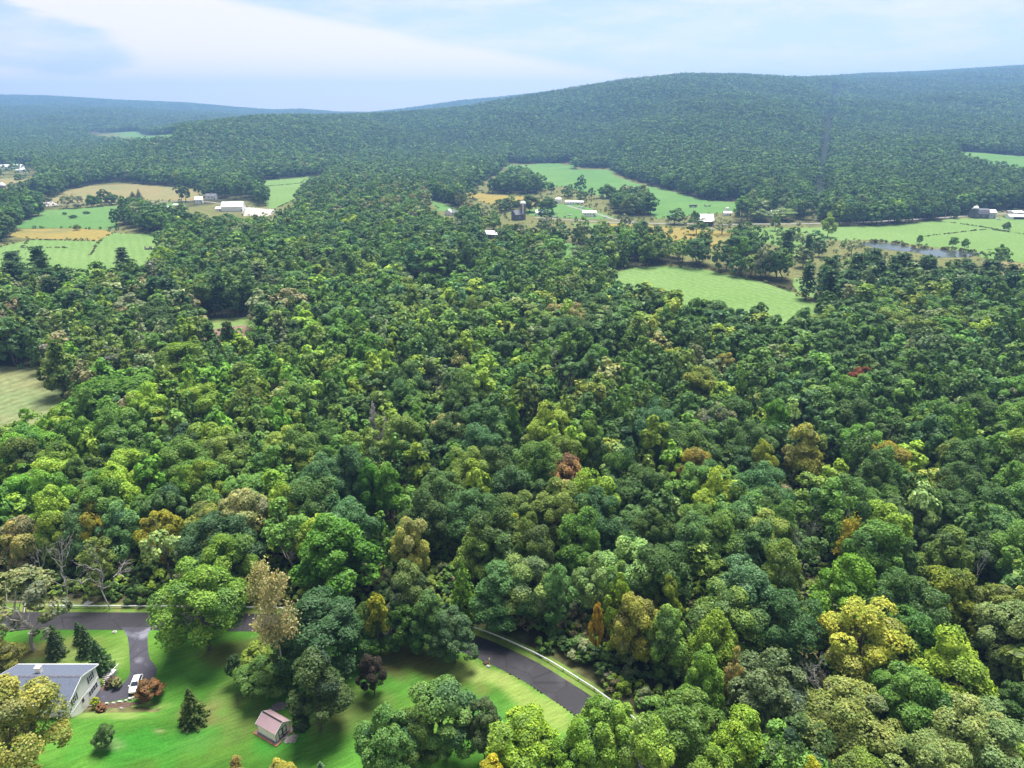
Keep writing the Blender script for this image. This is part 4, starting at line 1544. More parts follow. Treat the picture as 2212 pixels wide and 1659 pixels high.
# bare trees
for q in [(1803, 1398, 95, 20, 0, 'white dead tree with bare forked branches among green trees'), (108, 1160, 75, 19, 1, 'tall white dead tree left of the road woods'),
          (203, 1168, 70, 18, 2, 'pale dead tree with thin branches right of the tall white one'), (62, 1152, 34, 17, 3, 'slim broken dead tree at the far left'),
          (1725, 1122, 40, 17, 1, 'small bare white tree in a dark hollow of the woods'), (1228, 1240, 26, 15, 2, 'bare grey limb tree beside the light green tall tree'),
          (718, 790, 44, 18, 0, 'small silvery bare tree in the centre woods'), (345, 1118, 40, 17, 3, 'thin white bare branches above the road'),
          (478, 606, 16, 17, 0, 'white snag, left one of three in the left woods'), (492, 598, 16, 18, 1, 'white snag, middle one of three in the left woods'), (508, 603, 16, 17, 2, 'white snag, right one of three in the left woods'),
          (862, 742, 18, 17, 2, 'thin bare white stem in the centre woods'), (845, 748, 16, 16, 0, 'thinner bare stem left of the thin white stem'), (1960, 1418, 22, 15, 3, 'leaning bare pole beside the large golden tree'),
          (1530, 885, 36, 16, 1, 'grey bare-topped tree among yellow-tan trees'), (600, 640, 26, 17, 3, 'grey snag in the left centre woods'), (1760, 1080, 30, 17, 2, 'bare silvery branches in the right woods'),
          (935, 1000, 24, 16, 1, 'small bare snag left of the creek gully'), (2130, 1180, 36, 17, 0, 'bare-limbed pale tree at the right edge')]:
    o = hero('dead', q[0], None, q[1], q[2], 'grey', q[5], var=q[4], hh=q[3])
    if q[0] == 1803:
        mark(o, 'the white dead tree')
# far trees that stand alone or in rows one can count
for i, (kind, bx, by, ty, w, col, label) in enumerate([
        ('round', 1985, 527, 507, 14, 'mid', 'small round tree left of a pair in the pond meadow'), ('round', 2058, 534, 511, 18, 'mid', 'left one of a pair of round trees in the pond meadow'),
        ('round', 2083, 538, 515, 17, 'mid', 'right one of a pair of round trees in the pond meadow'), ('oval', 2173, 498, 479, 16, 'dark', 'dark tree alone high in the right meadow'),
        ('oval', 565, 404, 374, 20, 'dark', 'lone dark tree in the three-cornered green field'), ('oval', 1787, 512, 461, 32, 'yelgreen', 'tall yellow-green tree at the left end of the pond meadow'),
        ('round', 1600, 560, 494, 76, 'dark', 'very large dark tree in the valley scrub'), ('pine', 1697, 562, 498, 34, 'pine', 'ragged pine at the edge of the pale pasture'),
        ('pine', 1740, 566, 508, 26, 'pine', 'thin pine beside the pale pasture'), ('round', 1386, 504, 477, 28, 'dark', 'dark round tree in the goldenrod scrub'),
        ('round', 1182, 462, 424, 44, 'dark', 'dark broad tree behind the low white farm house'), ('round', 1143, 458, 420, 42, 'dark', 'dark tree right of the silo'),
        ('round', 1118, 455, 432, 22, 'dark', 'small dark tree just behind the silo'), ('pine', 1093, 455, 429, 28, 'pine', 'dark pine left of the silo'),
        ('round', 1310, 428, 398, 36, 'mid', 'round tree in the clump inside the long meadow'), ('pine', 1398, 462, 425, 26, 'pine', 'dark pine at the right end of the farm clump'),
        ('round', 1355, 465, 437, 34, 'grey', 'pale olive round tree beside the farm drive'), ('round', 1640, 478, 452, 40, 'pale', 'pale green tree right of the white-roofed barn'),
        ('round', 1690, 476, 450, 50, 'pale', 'pale green spreading tree before the far white house'), ('round', 1720, 462, 432, 50, 'grey', 'large grey-green tree behind the far white house'),
        ('round', 1660, 456, 428, 36, 'mid', 'green tree behind the orange-roofed hut'), ('spruce', 303, 439, 409, 24, 'pine', 'dark spruce ending the left hedgerow'),
        ('spruce', 290, 440, 414, 30, 'pine', 'dark conifer mass beside the hedgerow spruce'), ('round', 243, 442, 418, 28, 'dark', 'dark round tree in the left hedgerow'),
        ('sparse', 145, 450, 420, 30, 'grey', 'leftmost grey-green tree of the left hedgerow'), ('sparse', 168, 449, 419, 34, 'grey', 'second grey-green tree from the left in the hedgerow'),
        ('round', 199, 447, 420, 24, 'mid', 'middle green tree in the left hedgerow'), ('round', 212, 446, 425, 18, 'mid', 'small green tree beside the middle hedgerow tree'),
        ('round', 101, 441, 423, 20, 'mauve', 'brownish round tree beside the bare farm yard'), ('spruce', 80, 425, 386, 50, 'pine', 'dark conifer grove beside the small white house'),
        ('round', 167, 497, 485, 14, 'olive', 'small brownish bush in the left pasture'), ('shrub', 158, 471, 464, 16, 'dark', 'dark bush in the left pasture'),
        ('shrub', 187, 462, 456, 14, 'dark', 'dark bush near the top of the left pasture'), ('shrub', 140, 464, 458, 9, 'dark', 'smallest dark bush in the left pasture'),
        ('pine', 40, 610, 545, 60, 'pine', 'broad white pine at the left edge of the bright pasture'), ('pine', 105, 640, 535, 60, 'pine', 'tall pine in front of the bright pasture'),
        ('pine', 272, 600, 536, 42, 'pine', 'pine with layered branches before the bright pasture'), ('pine', 2130, 622, 562, 70, 'pine', 'broad dark pine at the right end of the pine row'),
        ('pine', 2080, 612, 560, 42, 'pine', 'dark pine beside the pond, second from the right'), ('pine', 1990, 616, 557, 56, 'pine', 'dark pine below the middle of the pond'),
        ('pine', 1930, 612, 553, 50, 'pine', 'dark pine below the left part of the pond'), ('pine', 1880, 604, 538, 48, 'pine', 'leftmost pine of the row below the pond'),
        ('pine', 1800, 600, 552, 40, 'pine', 'ragged pine left of the pine row'), ('pine', 1070, 660, 598, 62, 'pine', 'lone dark pine in the middle of the woods')]):
    o = hero(kind, bx, by, ty, w, col, label)
    if bx == 1070:
        mark(o, 'the lone dark pine in the middle woods')
N_NAMED = len(TREES)


# ------------------------------------------------------------------ the woods
PAL = ['dark', 'mid', 'bright', 'yelgreen', 'yellow', 'olive', 'pale', 'tan', 'bluegreen', 'orange', 'mauve', 'gold', 'pine', 'grey']
PALC = np.array([COL[k] for k in PAL])
ZONES = [  # centre and spread in the print, share of each colour
    ((1750, 800), (480, 150), dict(dark=.62, mid=.24, bluegreen=.06, grey=.03, gold=.02, olive=.03)),
    ((2100, 700), (250, 80), dict(dark=.4, mid=.3, olive=.2, gold=.06, grey=.04)),
    ((1750, 1080), (430, 150), dict(dark=.34, mid=.24, bluegreen=.1, yelgreen=.14, olive=.1, pale=.05, gold=.03)),
    ((150, 950), (220, 130), dict(bright=.48, mid=.3, yelgreen=.14, olive=.08)),
    ((450, 900), (200, 100), dict(bright=.3, mid=.34, yelgreen=.16, olive=.12, tan=.04, dark=.04)),
    ((250, 1150), (300, 110), dict(yelgreen=.26, olive=.22, mid=.24, pale=.1, gold=.1, dark=.08)),
    ((300, 650), (320, 110), dict(dark=.26, mid=.2, olive=.2, grey=.12, pine=.1, mauve=.07, yelgreen=.05)),
    ((100, 760), (180, 60), dict(olive=.4, mauve=.2, grey=.2, dark=.2)),
    ((850, 740), (320, 110), dict(mid=.3, yelgreen=.2, dark=.26, olive=.14, bright=.06, grey=.04)),
    ((1250, 720), (250, 120), dict(dark=.4, mid=.24, olive=.2, grey=.08, gold=.05, tan=.03)),
    ((780, 540), (420, 90), dict(dark=.44, mid=.28, olive=.14, bluegreen=.1, yelgreen=.04)),
    ((520, 590), (120, 70), dict(dark=.36, grey=.2, olive=.24, mauve=.12, mid=.08)),
    ((950, 1000), (250, 170), dict(dark=.24, mid=.28, olive=.2, yelgreen=.14, bluegreen=.07, gold=.04, tan=.03)),
    ((650, 1000), (200, 120), dict(mid=.3, olive=.22, yelgreen=.2, dark=.16, bluegreen=.06, gold=.04, tan=.02)),
    ((1400, 1150), (250, 150), dict(dark=.28, mid=.22, bluegreen=.12, olive=.16, yelgreen=.12, pale=.06, tan=.04)),
    ((1950, 1400), (320, 200), dict(mid=.3, yelgreen=.2, dark=.24, olive=.14, pale=.08, bluegreen=.04)),
    ((1300, 1400), (250, 100), dict(dark=.34, mid=.26, olive=.24, tan=.06, yelgreen=.1)),
    ((1400, 330), (900, 130), dict(dark=.72, mid=.22, bluegreen=.06)),
    ((500, 330), (400, 75), dict(dark=.58, mid=.30, olive=.07, grey=.02, bluegreen=.03)),
    ((860, 420), (170, 28), dict(mauve=.2, olive=.26, mid=.24, dark=.2, grey=.1)),
    ((1450, 500), (350, 60), dict(dark=.32, mid=.26, grey=.2, olive=.16, yelgreen=.06)),
    ((1950, 600), (250, 40), dict(pine=.5, dark=.26, grey=.14, olive=.1)),
    ((1360, 432), (75, 40), dict(grey=.42, olive=.22, dark=.2, mid=.1, tan=.06)),
    ((1665, 465), (90, 25), dict(pale=.4, mid=.3, grey=.2, yelgreen=.1)),
    ((0, 250), (500, 90), dict(dark=.7, mid=.25, bluegreen=.05)),
]
ZW = np.array([[z[2].get(k, 0) for k in PAL] for z in ZONES])


def pick_colour(px, py, rs):
    w = np.stack([np.exp(-((px - z[0][0]) / z[1][0]) ** 2 - ((py - z[0][1]) / z[1][1]) ** 2) for z in ZONES], -1) ** 1.5 + 1e-9
    w /= w.sum(1, keepdims=True)
    p = w @ ZW
    cum = np.cumsum(p / p.sum(1, keepdims=True), 1)
    return (rs.uniform(size=(len(px), 1)) > cum).sum(1).clip(0, len(PAL) - 1)


rs = np.random.RandomState(2024)


def scatter(y0, y1, sp, grow, seed):
    r = np.random.RandomState(seed)
    ysv = np.arange(y0, y1, sp * .866)
    out = []
    for i, yv in enumerate(ysv):
        half = .86 * yv + 30
        xv = np.arange(-half, half, sp) + (sp / 2 if i % 2 else 0)
        out.append(np.stack([xv, np.full_like(xv, yv)], -1))
    P = np.concatenate(out)
    P += r.uniform(-.42, .42, P.shape) * sp
    R = sp * r.uniform(.46, .86, len(P)) * grow
    return np.concatenate([P, R[:, None]], 1)


G = np.concatenate([scatter(62, 300, 8.5, 1.0, 1), scatter(300, 900, 10.0, 1.14, 2), scatter(900, 1900, 11.5, 1.02, 3), scatter(1900, 4300, 15.0, 1.0, 4), scatter(4300, 6200, 24.0, .95, 5)])
gx, gy, gR = G.T
d = density(gx, gy)
k = rs.uniform(size=len(gx)) < d
# everything south of the road is the yard, planted by hand
k &= ~((gy < 135) & (road_side(gx, np.minimum(gy, 140.)) < 6.0))
gx, gy, gR, d = gx[k], gy[k], gR[k], d[k]
T = np.array(TREES)
near = gy < 520
idx = np.where(near)[0]
dd = np.sqrt((gx[idx, None] - T[None, :, 0]) ** 2 + (gy[idx, None] - T[None, :, 1]) ** 2)
V_ = np.array(VIEW)
dv = np.sqrt((gx[idx, None] - V_[None, :, 0]) ** 2 + (gy[idx, None] - V_[None, :, 1]) ** 2).min(1)
rs_ = np.where(gy[idx] < 140, road_side(gx[idx], np.minimum(gy[idx], 140.)), 99)
bad = (dv < 4.6) | (rs_ < 5.6 + .6 * gR[idx]) | (dd < np.maximum(T[None, :, 2] * .9 + 1.6, 3.4)).any(1)
keepm = np.ones(len(gx), bool)
keepm[idx[bad]] = False
gx, gy, gR, d = gx[keepm], gy[keepm], gR[keepm], d[keepm]
gz = terrain(gx, gy)
gH = np.clip(9.3 + gR * 1.55 + rs.normal(size=len(gx)) * 2.2, 9, 21)
gH *= np.where(d < .3, .75, 1.0)
# field edges keep lower trees
px, py, dep = proj(gx, gy, gz + gH * .85)
ok = (px > -160) & (px < 2372) & (py < 1790) & (dep > 20)
gx, gy, gR, gz, gH, px, py, dep, d = [a[ok] for a in (gx, gy, gR, gz, gH, px, py, dep, d)]
# drop what stands behind a crest
o_ = np.argsort(gy)
ub = ((gx / gy + 1.2) / .004).astype(int).clip(0, 599)
runmax = np.full(600, -9.0)
vis = np.ones(len(gx), bool)
for i in o_:
    b_ = ub[i]
    if gy[i] > 850:
        s_ = (gz[i] + 17 - CAM_H) / gy[i]
        if s_ < runmax[b_] - .002:
            vis[i] = False
        s0 = (gz[i] + 6 - CAM_H) / gy[i]
        if s0 > runmax[b_]:
            runmax[b_] = s0
gx, gy, gR, gz, gH, px, py, dep, d = [a[vis] for a in (gx, gy, gR, gz, gH, px, py, dep, d)]
ci = pick_colour(px, py, rs)
n = len(gx)
gcol = PALC[ci] * (1 + rs.uniform(-.3, .3, (n, 1)) * np.where(gy > 950, .55, 1.0)[:, None]) * rs.uniform(.93, 1.07, (n, 3))
turned = np.where(rs.uniform(size=n) < .25, rs.uniform(.05, .4, n), .03) * np.where(gy > 900, .12, 1.0)
turned[np.isin(ci, [0, 8, 12])] *= .3
KINDS = ['round', 'oval', 'pyramid', 'umbrella', 'sparse', 'pine', 'spruce', 'feather']
kp = {0: [.56, .2, .06, .10, .07, .01, 0, 0], 1: [.42, .28, .12, .08, .10, 0, 0, 0], 2: [.4, .34, .16, .05, .05, 0, 0, 0], 3: [.4, .28, .08, .1, .14, 0, 0, 0], 4: [.5, .3, 0, .1, .1, 0, 0, 0],
      5: [.28, .2, .06, .08, .24, .08, .03, .03], 6: [.36, .24, .1, .1, .2, 0, 0, 0], 7: [.3, .1, 0, .1, .5, 0, 0, 0], 8: [.6, .28, .04, .08, 0, 0, 0, 0], 9: [.6, .3, 0, .1, 0, 0, 0, 0],
      10: [.4, .1, 0, .1, .4, 0, 0, 0], 11: [.42, .26, .04, .08, .2, 0, 0, 0], 12: [0, 0, 0, 0, 0, .9, .06, .04], 13: [.3, .1, .05, .05, .35, .08, .04, .03]}
kcum = np.array([np.cumsum(kp[i]) for i in range(len(PAL))])
gk = (rs.uniform(size=(n, 1)) > kcum[ci]).sum(1).clip(0, 7)
tall = np.isin(gk, [1, 2, 5, 6, 7])
gR = np.where(tall, gR * .82, gR)
gH = np.where(tall, gH * 1.1, gH)
gH = np.where((gR < 4.2), gH * .9, gH)

# the trees that show largest are objects of their own
size = gR / dep
show = (px > -20) & (px < 2232) & (py > 300) & (py < 1690)
N_IND = 300 - sum(1 for o in scene.objects if o.name.startswith('broadleaf_tree'))
order = np.argsort(-np.where(show, size, 0))
ind = order[:N_IND]
is_ind = np.zeros(n, bool)
is_ind[ind] = True

FORMS = ['round-crowned', 'oval-crowned', 'pointed', 'flat-topped', 'thin-leaved', 'layered pine', 'conical', 'feathery']
LMp = np.array([[l[0], l[1]] for l in LM])
LPx, LPy, _ = proj(LMp[:, 0], LMp[:, 1], np.full(len(LMp), 14.0))
used = {}
RANK = ['closest', 'second closest', 'third closest', 'fourth closest', 'fifth closest', 'sixth closest', 'seventh closest', 'eighth closest', 'ninth closest', 'tenth closest']
lab = {}
todo = []
for i in ind:
    dist = np.hypot(px[i] - LPx, (py[i] - LPy) * 1.3)
    j = int(np.argmin(dist))
    ax, ay = px[i] - LPx[j], (py[i] - LPy[j]) * 1.3
    side = ('right of' if ax > 0 else 'left of') if abs(ax) > abs(ay) else ('behind' if ay < 0 else 'in front of')
    todo.append((float(dist[j]), i, j, side))
todo.sort()
for dist, i, j, side in todo:
    c = WORDS[PAL[ci[i]]]
    key = (c, gk[i], j, side)
    r = used.get(key, 0)
    used[key] = r + 1
    nm = 'pine' if gk[i] == 5 else 'conifer' if gk[i] in (6, 7) else 'tree'
    form = FORMS[gk[i]].replace('layered pine', 'layered')
    lab[i] = f'{c} {form} {nm}, {RANK[r] if r < 10 else str(r + 1) + "th closest"} {side} {LM[j][2]}'
GROUP = 'trees of the woods'
for i in ind:
    kd = KINDS[gk[i]]
    tree(kd, gx[i], gy[i], gH[i], gR[i], gcol[i], lab[i], float(turned[i]), group=GROUP, jitter=.0)

# ------------------------------------------------------------------ the rest of the woods: one mass
lod_col = bpy.data.collections.new('woods_sources')
LODS = {}


def lod(kind, seed, level):
    F, W = {
        'round': lambda: broadleaf(seed, base=1.0, **([dict(nl=17, nc=9, nk=13, cs=1.0, nz=.30), dict(nl=12, nc=5, nk=6, cs=1.75, nz=.22)][level]), wood_detail=level == 0),
        'oval': lambda: broadleaf(seed, shape='oval', base=1.0, **([dict(nl=17, nc=9, nk=13, cs=1.0, nz=.30), dict(nl=12, nc=5, nk=6, cs=1.75, nz=.22)][level]), wood_detail=level == 0),
        'pyramid': lambda: broadleaf(seed, shape='pyramid', base=1.5, nl=15, nc=8, nk=10, cs=.95),
        'umbrella': lambda: broadleaf(seed, shape='umbrella', base=5.5, nl=14, nc=8, nk=11, cs=.95),
        'sparse': lambda: broadleaf(seed, shape='sparse', base=3.5, nl=20, nc=6, nk=7, cs=.8),
        'pine': lambda: pine(seed, nk=9, cs=.95),
        'spruce': lambda: spruce(seed, levels=11, nk=14, cs=.95),
        'feather': lambda: spruce(seed, levels=10, nk=14, cs=.9, droop=.4, power=.55, base=1.5),
    }[kind]()
    parts = [(np.concatenate(F.q), 0, np.concatenate(F.a))]
    if level == 0:
        parts.append((np.concatenate(W.q), 1, None))
    nme = 'source_%02d_%s' % (len(LODS), kind)
    me = quads_mesh(nme, parts, [M['leaf_inst'], M['bark']])
    o = bpy.data.objects.new(nme, me)
    lod_col.objects.link(o)
    LODS[len(LODS)] = (kind, level)
    return len(LODS) - 1


bank0 = {}
for kd, cnt in (('round', 5), ('oval', 3), ('pyramid', 2), ('umbrella', 2), ('sparse', 3), ('pine', 2), ('spruce', 1), ('feather', 1)):
    bank0[kd] = [lod(kd, 200 + 17 * q, 0) for q in range(cnt)]
bank1 = {'round': [lod('round', 300 + 13 * q, 1) for q in range(5)], 'oval': [lod('oval', 340 + 13 * q, 1) for q in range(2)]}


def mass(name, P, rot, scl, idx, col, coll, label):
    me = bpy.data.meshes.new(name)
    n_ = len(P)
    me.vertices.add(n_)
    me.vertices.foreach_set('co', P.astype(np.float32).ravel())
    for an, ty, key, val in (('rot', 'FLOAT_VECTOR', 'vector', rot), ('scl', 'FLOAT_VECTOR', 'vector', scl), ('tcol', 'FLOAT_COLOR', 'color', col), ('idx', 'INT', 'value', idx)):
        a = me.attributes.new(an, ty, 'POINT')
        a.data.foreach_set(key, np.asarray(val, np.int32 if ty == 'INT' else np.float32).ravel())
    me.update()
    o = link(bpy.data.objects.new(name, me))
    ng = bpy.data.node_groups.new(name, 'GeometryNodeTree')
    ng.interface.new_socket('Geometry', in_out='INPUT', socket_type='NodeSocketGeometry')
    ng.interface.new_socket('Geometry', in_out='OUTPUT', socket_type='NodeSocketGeometry')
    N, L = ng.nodes, ng.links
    gi, go = N.new('NodeGroupInput'), N.new('NodeGroupOutput')
    iop = N.new('GeometryNodeInstanceOnPoints')
    ci_ = N.new('GeometryNodeCollectionInfo')
    ci_.inputs['Collection'].default_value = coll
    ci_.inputs['Separate Children'].default_value = True
    ci_.inputs['Reset Children'].default_value = True
    iop.inputs['Pick Instance'].default_value = True

    def na(nm, ty):
        q = N.new('GeometryNodeInputNamedAttribute')
        q.data_type = ty
        q.inputs['Name'].default_value = nm
        return q.outputs['Attribute']
    L.new(gi.outputs[0], iop.inputs['Points'])
    L.new(ci_.outputs[0], iop.inputs['Instance'])
    L.new(na('idx', 'INT'), iop.inputs['Instance Index'])
    L.new(na('rot', 'FLOAT_VECTOR'), iop.inputs['Rotation'])
    L.new(na('scl', 'FLOAT_VECTOR'), iop.inputs['Scale'])
    L.new(iop.outputs[0], go.inputs[0])
    md = o.modifiers.new('woods', 'NODES')
    md.node_group = ng
    return tag(o, label, kind='stuff')


r_ = ~is_ind
kk, yy_ = gk[r_], gy[r_]
ix = np.zeros(r_.sum(), int)
pick = rs.randint(0, 1000, len(ix))
for q in range(len(ix)):
    if yy_[q] < 1000:
        lst = bank0[KINDS[kk[q]]]
    else:
        lst = bank1['oval' if kk[q] in (1, 2, 5, 6, 7) else 'round']
    ix[q] = lst[pick[q] % len(lst)]
rot = np.stack([rs.normal(size=len(ix)) * .03, rs.normal(size=len(ix)) * .03, rs.uniform(0, 6.28, len(ix))], -1)
mass('woodland', np.stack([gx[r_], gy[r_], gz[r_] - .1], -1), rot, np.stack([gR[r_] / 5, gR[r_] / 5, gH[r_] / 17], -1), ix, np.concatenate([gcol[r_], turned[r_, None]], 1), lod_col, 'mixed woods covering the valley and the ridges')
print('trees in the mass', len(ix), 'individual', len(ind), 'named', N_NAMED)

# undergrowth: small bushes under the trees near the road, in the scrub and along field edges
ub_ = scatter(64, 260, 3.0, 1.0, 9)
dx = density(ub_[:, 0], ub_[:, 1], False)
rsd = road_side(ub_[:, 0], np.minimum(ub_[:, 1], 140.))
kq = (dx > .5) & ~((ub_[:, 1] < 135) & (rsd < 6.6)) & (rs.uniform(size=len(ub_)) < .9)
U1 = ub_[kq, :2]
sb = scatter(380, 1000, 9.0, 1.0, 10)
ds = density(sb[:, 0], sb[:, 1])
kq = (((ds > 0) & (ds < .3)) & (rs.uniform(size=len(sb)) < .42))
U2 = sb[kq, :2]
edge = []
for poly, v in CLEAR:
    p = np.asarray(poly)
    for a, b in zip(p, np.roll(p, -1, 0)):
        m_ = max(1, int(np.linalg.norm(b - a) / 5))
        for t in np.linspace(0, 1, m_, endpoint=False):
            if rs.uniform() < .38:
                edge.append(a + (b - a) * t + rs.normal(size=2) * 1.5)
U3 = np.array(edge)
U3 = U3[(U3[:, 1] > 200) & (U3[:, 1] < 1200)]
U = np.concatenate([U1, U2, U3])
uR = np.concatenate([rs.uniform(1.2, 2.6, len(U1)), rs.uniform(.9, 2.4, len(U2)), rs.uniform(.6, 1.5, len(U3))])
uz = terrain(U[:, 0], U[:, 1])
shrub_col = bpy.data.collections.new('undergrowth_sources')
for q in range(4):
    F, W = broadleaf(400 + q, nl=9, nc=9, nk=11, cs=1.3, base=.1, H=9.0)
    o = bpy.data.objects.new('bush_source_%d' % q, quads_mesh('bush_source_%d' % q, [(np.concatenate(F.q), 0, np.concatenate(F.a))], [M['leaf_inst']]))
    shrub_col.objects.link(o)
uc = PALC[rs.choice([0, 1, 3, 5, 13, 10], len(U), p=[.26, .26, .1, .2, .1, .08])] * rs.uniform(.7, 1.2, (len(U), 1))
mass('undergrowth', np.concatenate([U, uz[:, None]], 1), np.stack([np.zeros(len(U)), np.zeros(len(U)), rs.uniform(0, 6.28, len(U))], -1), np.stack([uR / 5, uR / 5, uR / 6], -1), rs.randint(0, 4, len(U)),
     np.concatenate([uc, np.full((len(U), 1), .08)], 1), shrub_col, 'bushes and undergrowth between the trees and along field edges')
# dark reeds round the pond and hedge lines between pastures
rd = []
for s, w, dens in (('1880,521 1935,526 1985,535 2068,541 2122,547', 4.5, .8), ('1858,527 1884,521', 5, .5), ('2122,548 2090,556', 4, .5), ('66,518 215,521', 3, .5), ('215,520 195,552', 3, .4), ('62,519 28,560', 3, .4), ('55,535 152,536', 1.5, .6),
                   ('2055,481 2130,492 2170,500', 2, .8), ('1990,512 2090,500 2130,496', 1.6, .5), ('2144,497 2212,506', 2, .8), ('540,406 707,391', 1.6, .8), ('660,421 600,448', 2, .5), ('1320,586 1375,575 1431,571 1493,574 1576,590 1646,606 1720,631', 3, .6),
                   ('100,447 281,442', 3, .55), ('1100,600 1101,601', 1, 1)):
    big = w >= 4
    ln = dense(gp(s), 2.0 if big else 1.1)
    for p in ln:
        if rs.uniform() < dens:
            rd.append((*(p + rs.normal(size=2) * w * (.5 if big else .2)), rs.uniform(.8, 1.7) * (1.0 if big else .5)))
rd = np.array(rd)
rc = np.array([.075, .062, .042]) * rs.uniform(.6, 1.5, (len(rd), 1))
mass('hedge_lines', np.stack([rd[:, 0], rd[:, 1], terrain(rd[:, 0], rd[:, 1])], -1), np.stack([np.zeros(len(rd)), np.zeros(len(rd)), rs.uniform(0, 6.28, len(rd))], -1), np.stack([rd[:, 2] / 4, rd[:, 2] / 4, rd[:, 2] / 6], -1),
     rs.randint(0, 4, len(rd)), np.concatenate([rc, np.zeros((len(rd), 1))], 1), shrub_col, 'dark reeds round the pond and low hedge lines between pastures')


# ------------------------------------------------------------------ house beside the driveway
def make_house():
    X1, X0, Y0, Y1 = -79.8, -94.6, 98.2, 107.4
    ze, zr, ym = 5.6, 7.35, (98.2 + 107.4) / 2
    t = thing('house', 'white gabled house with blue-grey roof at the left beside the driveway', 'house', (X1, ym, 0))
    ox, oy = X1, ym
    y0, y1 = Y0 - oy, Y1 - oy
    L = X1 - X0
    w = MB()
    w.prism([(y0, 0), (y1, 0), (y1, ze - .1), (0, zr - .15), (y0, ze - .1)], L, 0, -L)
    w.build('wall', M['white'], t)
    r = MB()
    th, ov, ovx = .18, .45, .35
    for s, yy in ((-1, y0), (1, y1)):
        sl = (zr - ze) / abs(yy)
        ye = yy + s * ov
        zE = ze - sl * ov
        r.prism([(0, zr), (ye, zE), (ye, zE - th), (0, zr - th)] if s < 0 else [(0, zr), (0, zr - th), (ye, zE - th), (ye, zE)], L + 2 * ovx, 0, -L - ovx)
    r.build('roof', M['roof_blue'], t)
    rc = MB()
    rc.prism([(-.22, zr - .03), (.22, zr - .03), (0, zr + .07)], L + 2 * ovx, 0, -L - ovx)
    rc.build('ridge_cap', M['grey_board'], t)
    f = MB()
    for s, yy in ((-1, y0), (1, y1)):
        sl = (zr - ze) / abs(yy)
        ye = yy + s * ov
        zE = ze - sl * ov
        f.box(-L - ovx, ovx, min(ye, ye + s * .12), max(ye, ye + s * .12), zE - .24, zE + .02)
        f.bar((ovx + .03, 0, zr - .12), (ovx + .03, ye, zE - .12), .05, .22)
        f.bar((-L - ovx - .03, 0, zr - .12), (-L - ovx - .03, ye, zE - .12), .05, .22)
    f.build('fascia', M['trim'], t)
    v = MB()
    v.box(-8.9, -8.0, 1.15, 1.95, 6.3, 8.0)
    v.box(-8.98, -7.92, 1.07, 2.03, 8.0, 8.12)
    v.build('chimney', M['cream'], t)

    def window(y, z, w_, h, shut=True):
        fr = MB()
        fr.box(.0, .06, y - w_ / 2 - .09, y + w_ / 2 + .09, z - h / 2 - .1, z - h / 2)
        fr.box(.0, .06, y - w_ / 2 - .09, y + w_ / 2 + .09, z + h / 2, z + h / 2 + .1)
        fr.box(.0, .06, y - w_ / 2 - .09, y - w_ / 2, z - h / 2, z + h / 2)
        fr.box(.0, .06, y + w_ / 2, y + w_ / 2 + .09, z - h / 2, z + h / 2)
        fr.box(.0, .055, y - w_ / 2, y + w_ / 2, z - .03, z + .03)
        fr.box(.0, .05, y - .025, y + .025, z - h / 2, z - .03)
        fr.box(.0, .05, y - .025, y + .025, z + .03, z + h / 2)
        fo = fr.build('window', M['trim'], t)
        p = MB()
        p.box(.004, .02, y - w_ / 2, y + w_ / 2, z - h / 2, z + h / 2)
        p.build('pane', M['glass'], fo)
        if shut:
            for s in (-1, 1):
                q = MB()
                yc = y + s * (w_ / 2 + .30)
                q.box(.003, .045, yc - .2, yc + .2, z - h / 2 - .08, z + h / 2 + .08)
                q.build('shutter', M['grey_board'], fo)
    window(2.55, 4.55, .95, 1.25)
    window(-2.75, 4.55, .95, 1.25)
    # garage door with glazed upper half, white door at the lower left
    g = MB()
    g.box(0, .06, .9, 3.9, .05, 2.5)
    go = g.build('garage_door', M['white'], t)
    for i in range(4):
        for k_ in range(2):
            q = MB()
            q.box(.06, .075, 1.02 + i * .72, 1.62 + i * .72, 1.35 + k_ * .55, 1.80 + k_ * .55)
            q.build('pane', M['glass'], go)
    for i in range(4):
        q = MB()
        q.box(.06, .08, .95, 3.85, .25 + i * .27, .30 + i * .27)
        q.build('rail', M['pale_grey'], go)
    q = MB()
    q.box(.0, .05, -1.3, -.35, 1.0, 3.0)
    do = q.build('door', M['cream'], t)
    q = MB()
    q.box(.05, .065, -1.15, -.5, 1.9, 2.7)
    q.build('pane', M['glass'], do)
    b = MB()
    b.box(.0, .05, y0, y1, 2.72, 2.86)
    b.build('band', M['trim'], t)
    for y in (y0 + .06, y1 - .06):
        c = MB()
        c.box(.0, .03, y - .06, y + .06, 0, 2.72)
        c.build('corner_board', M['trim'], t)


make_house()


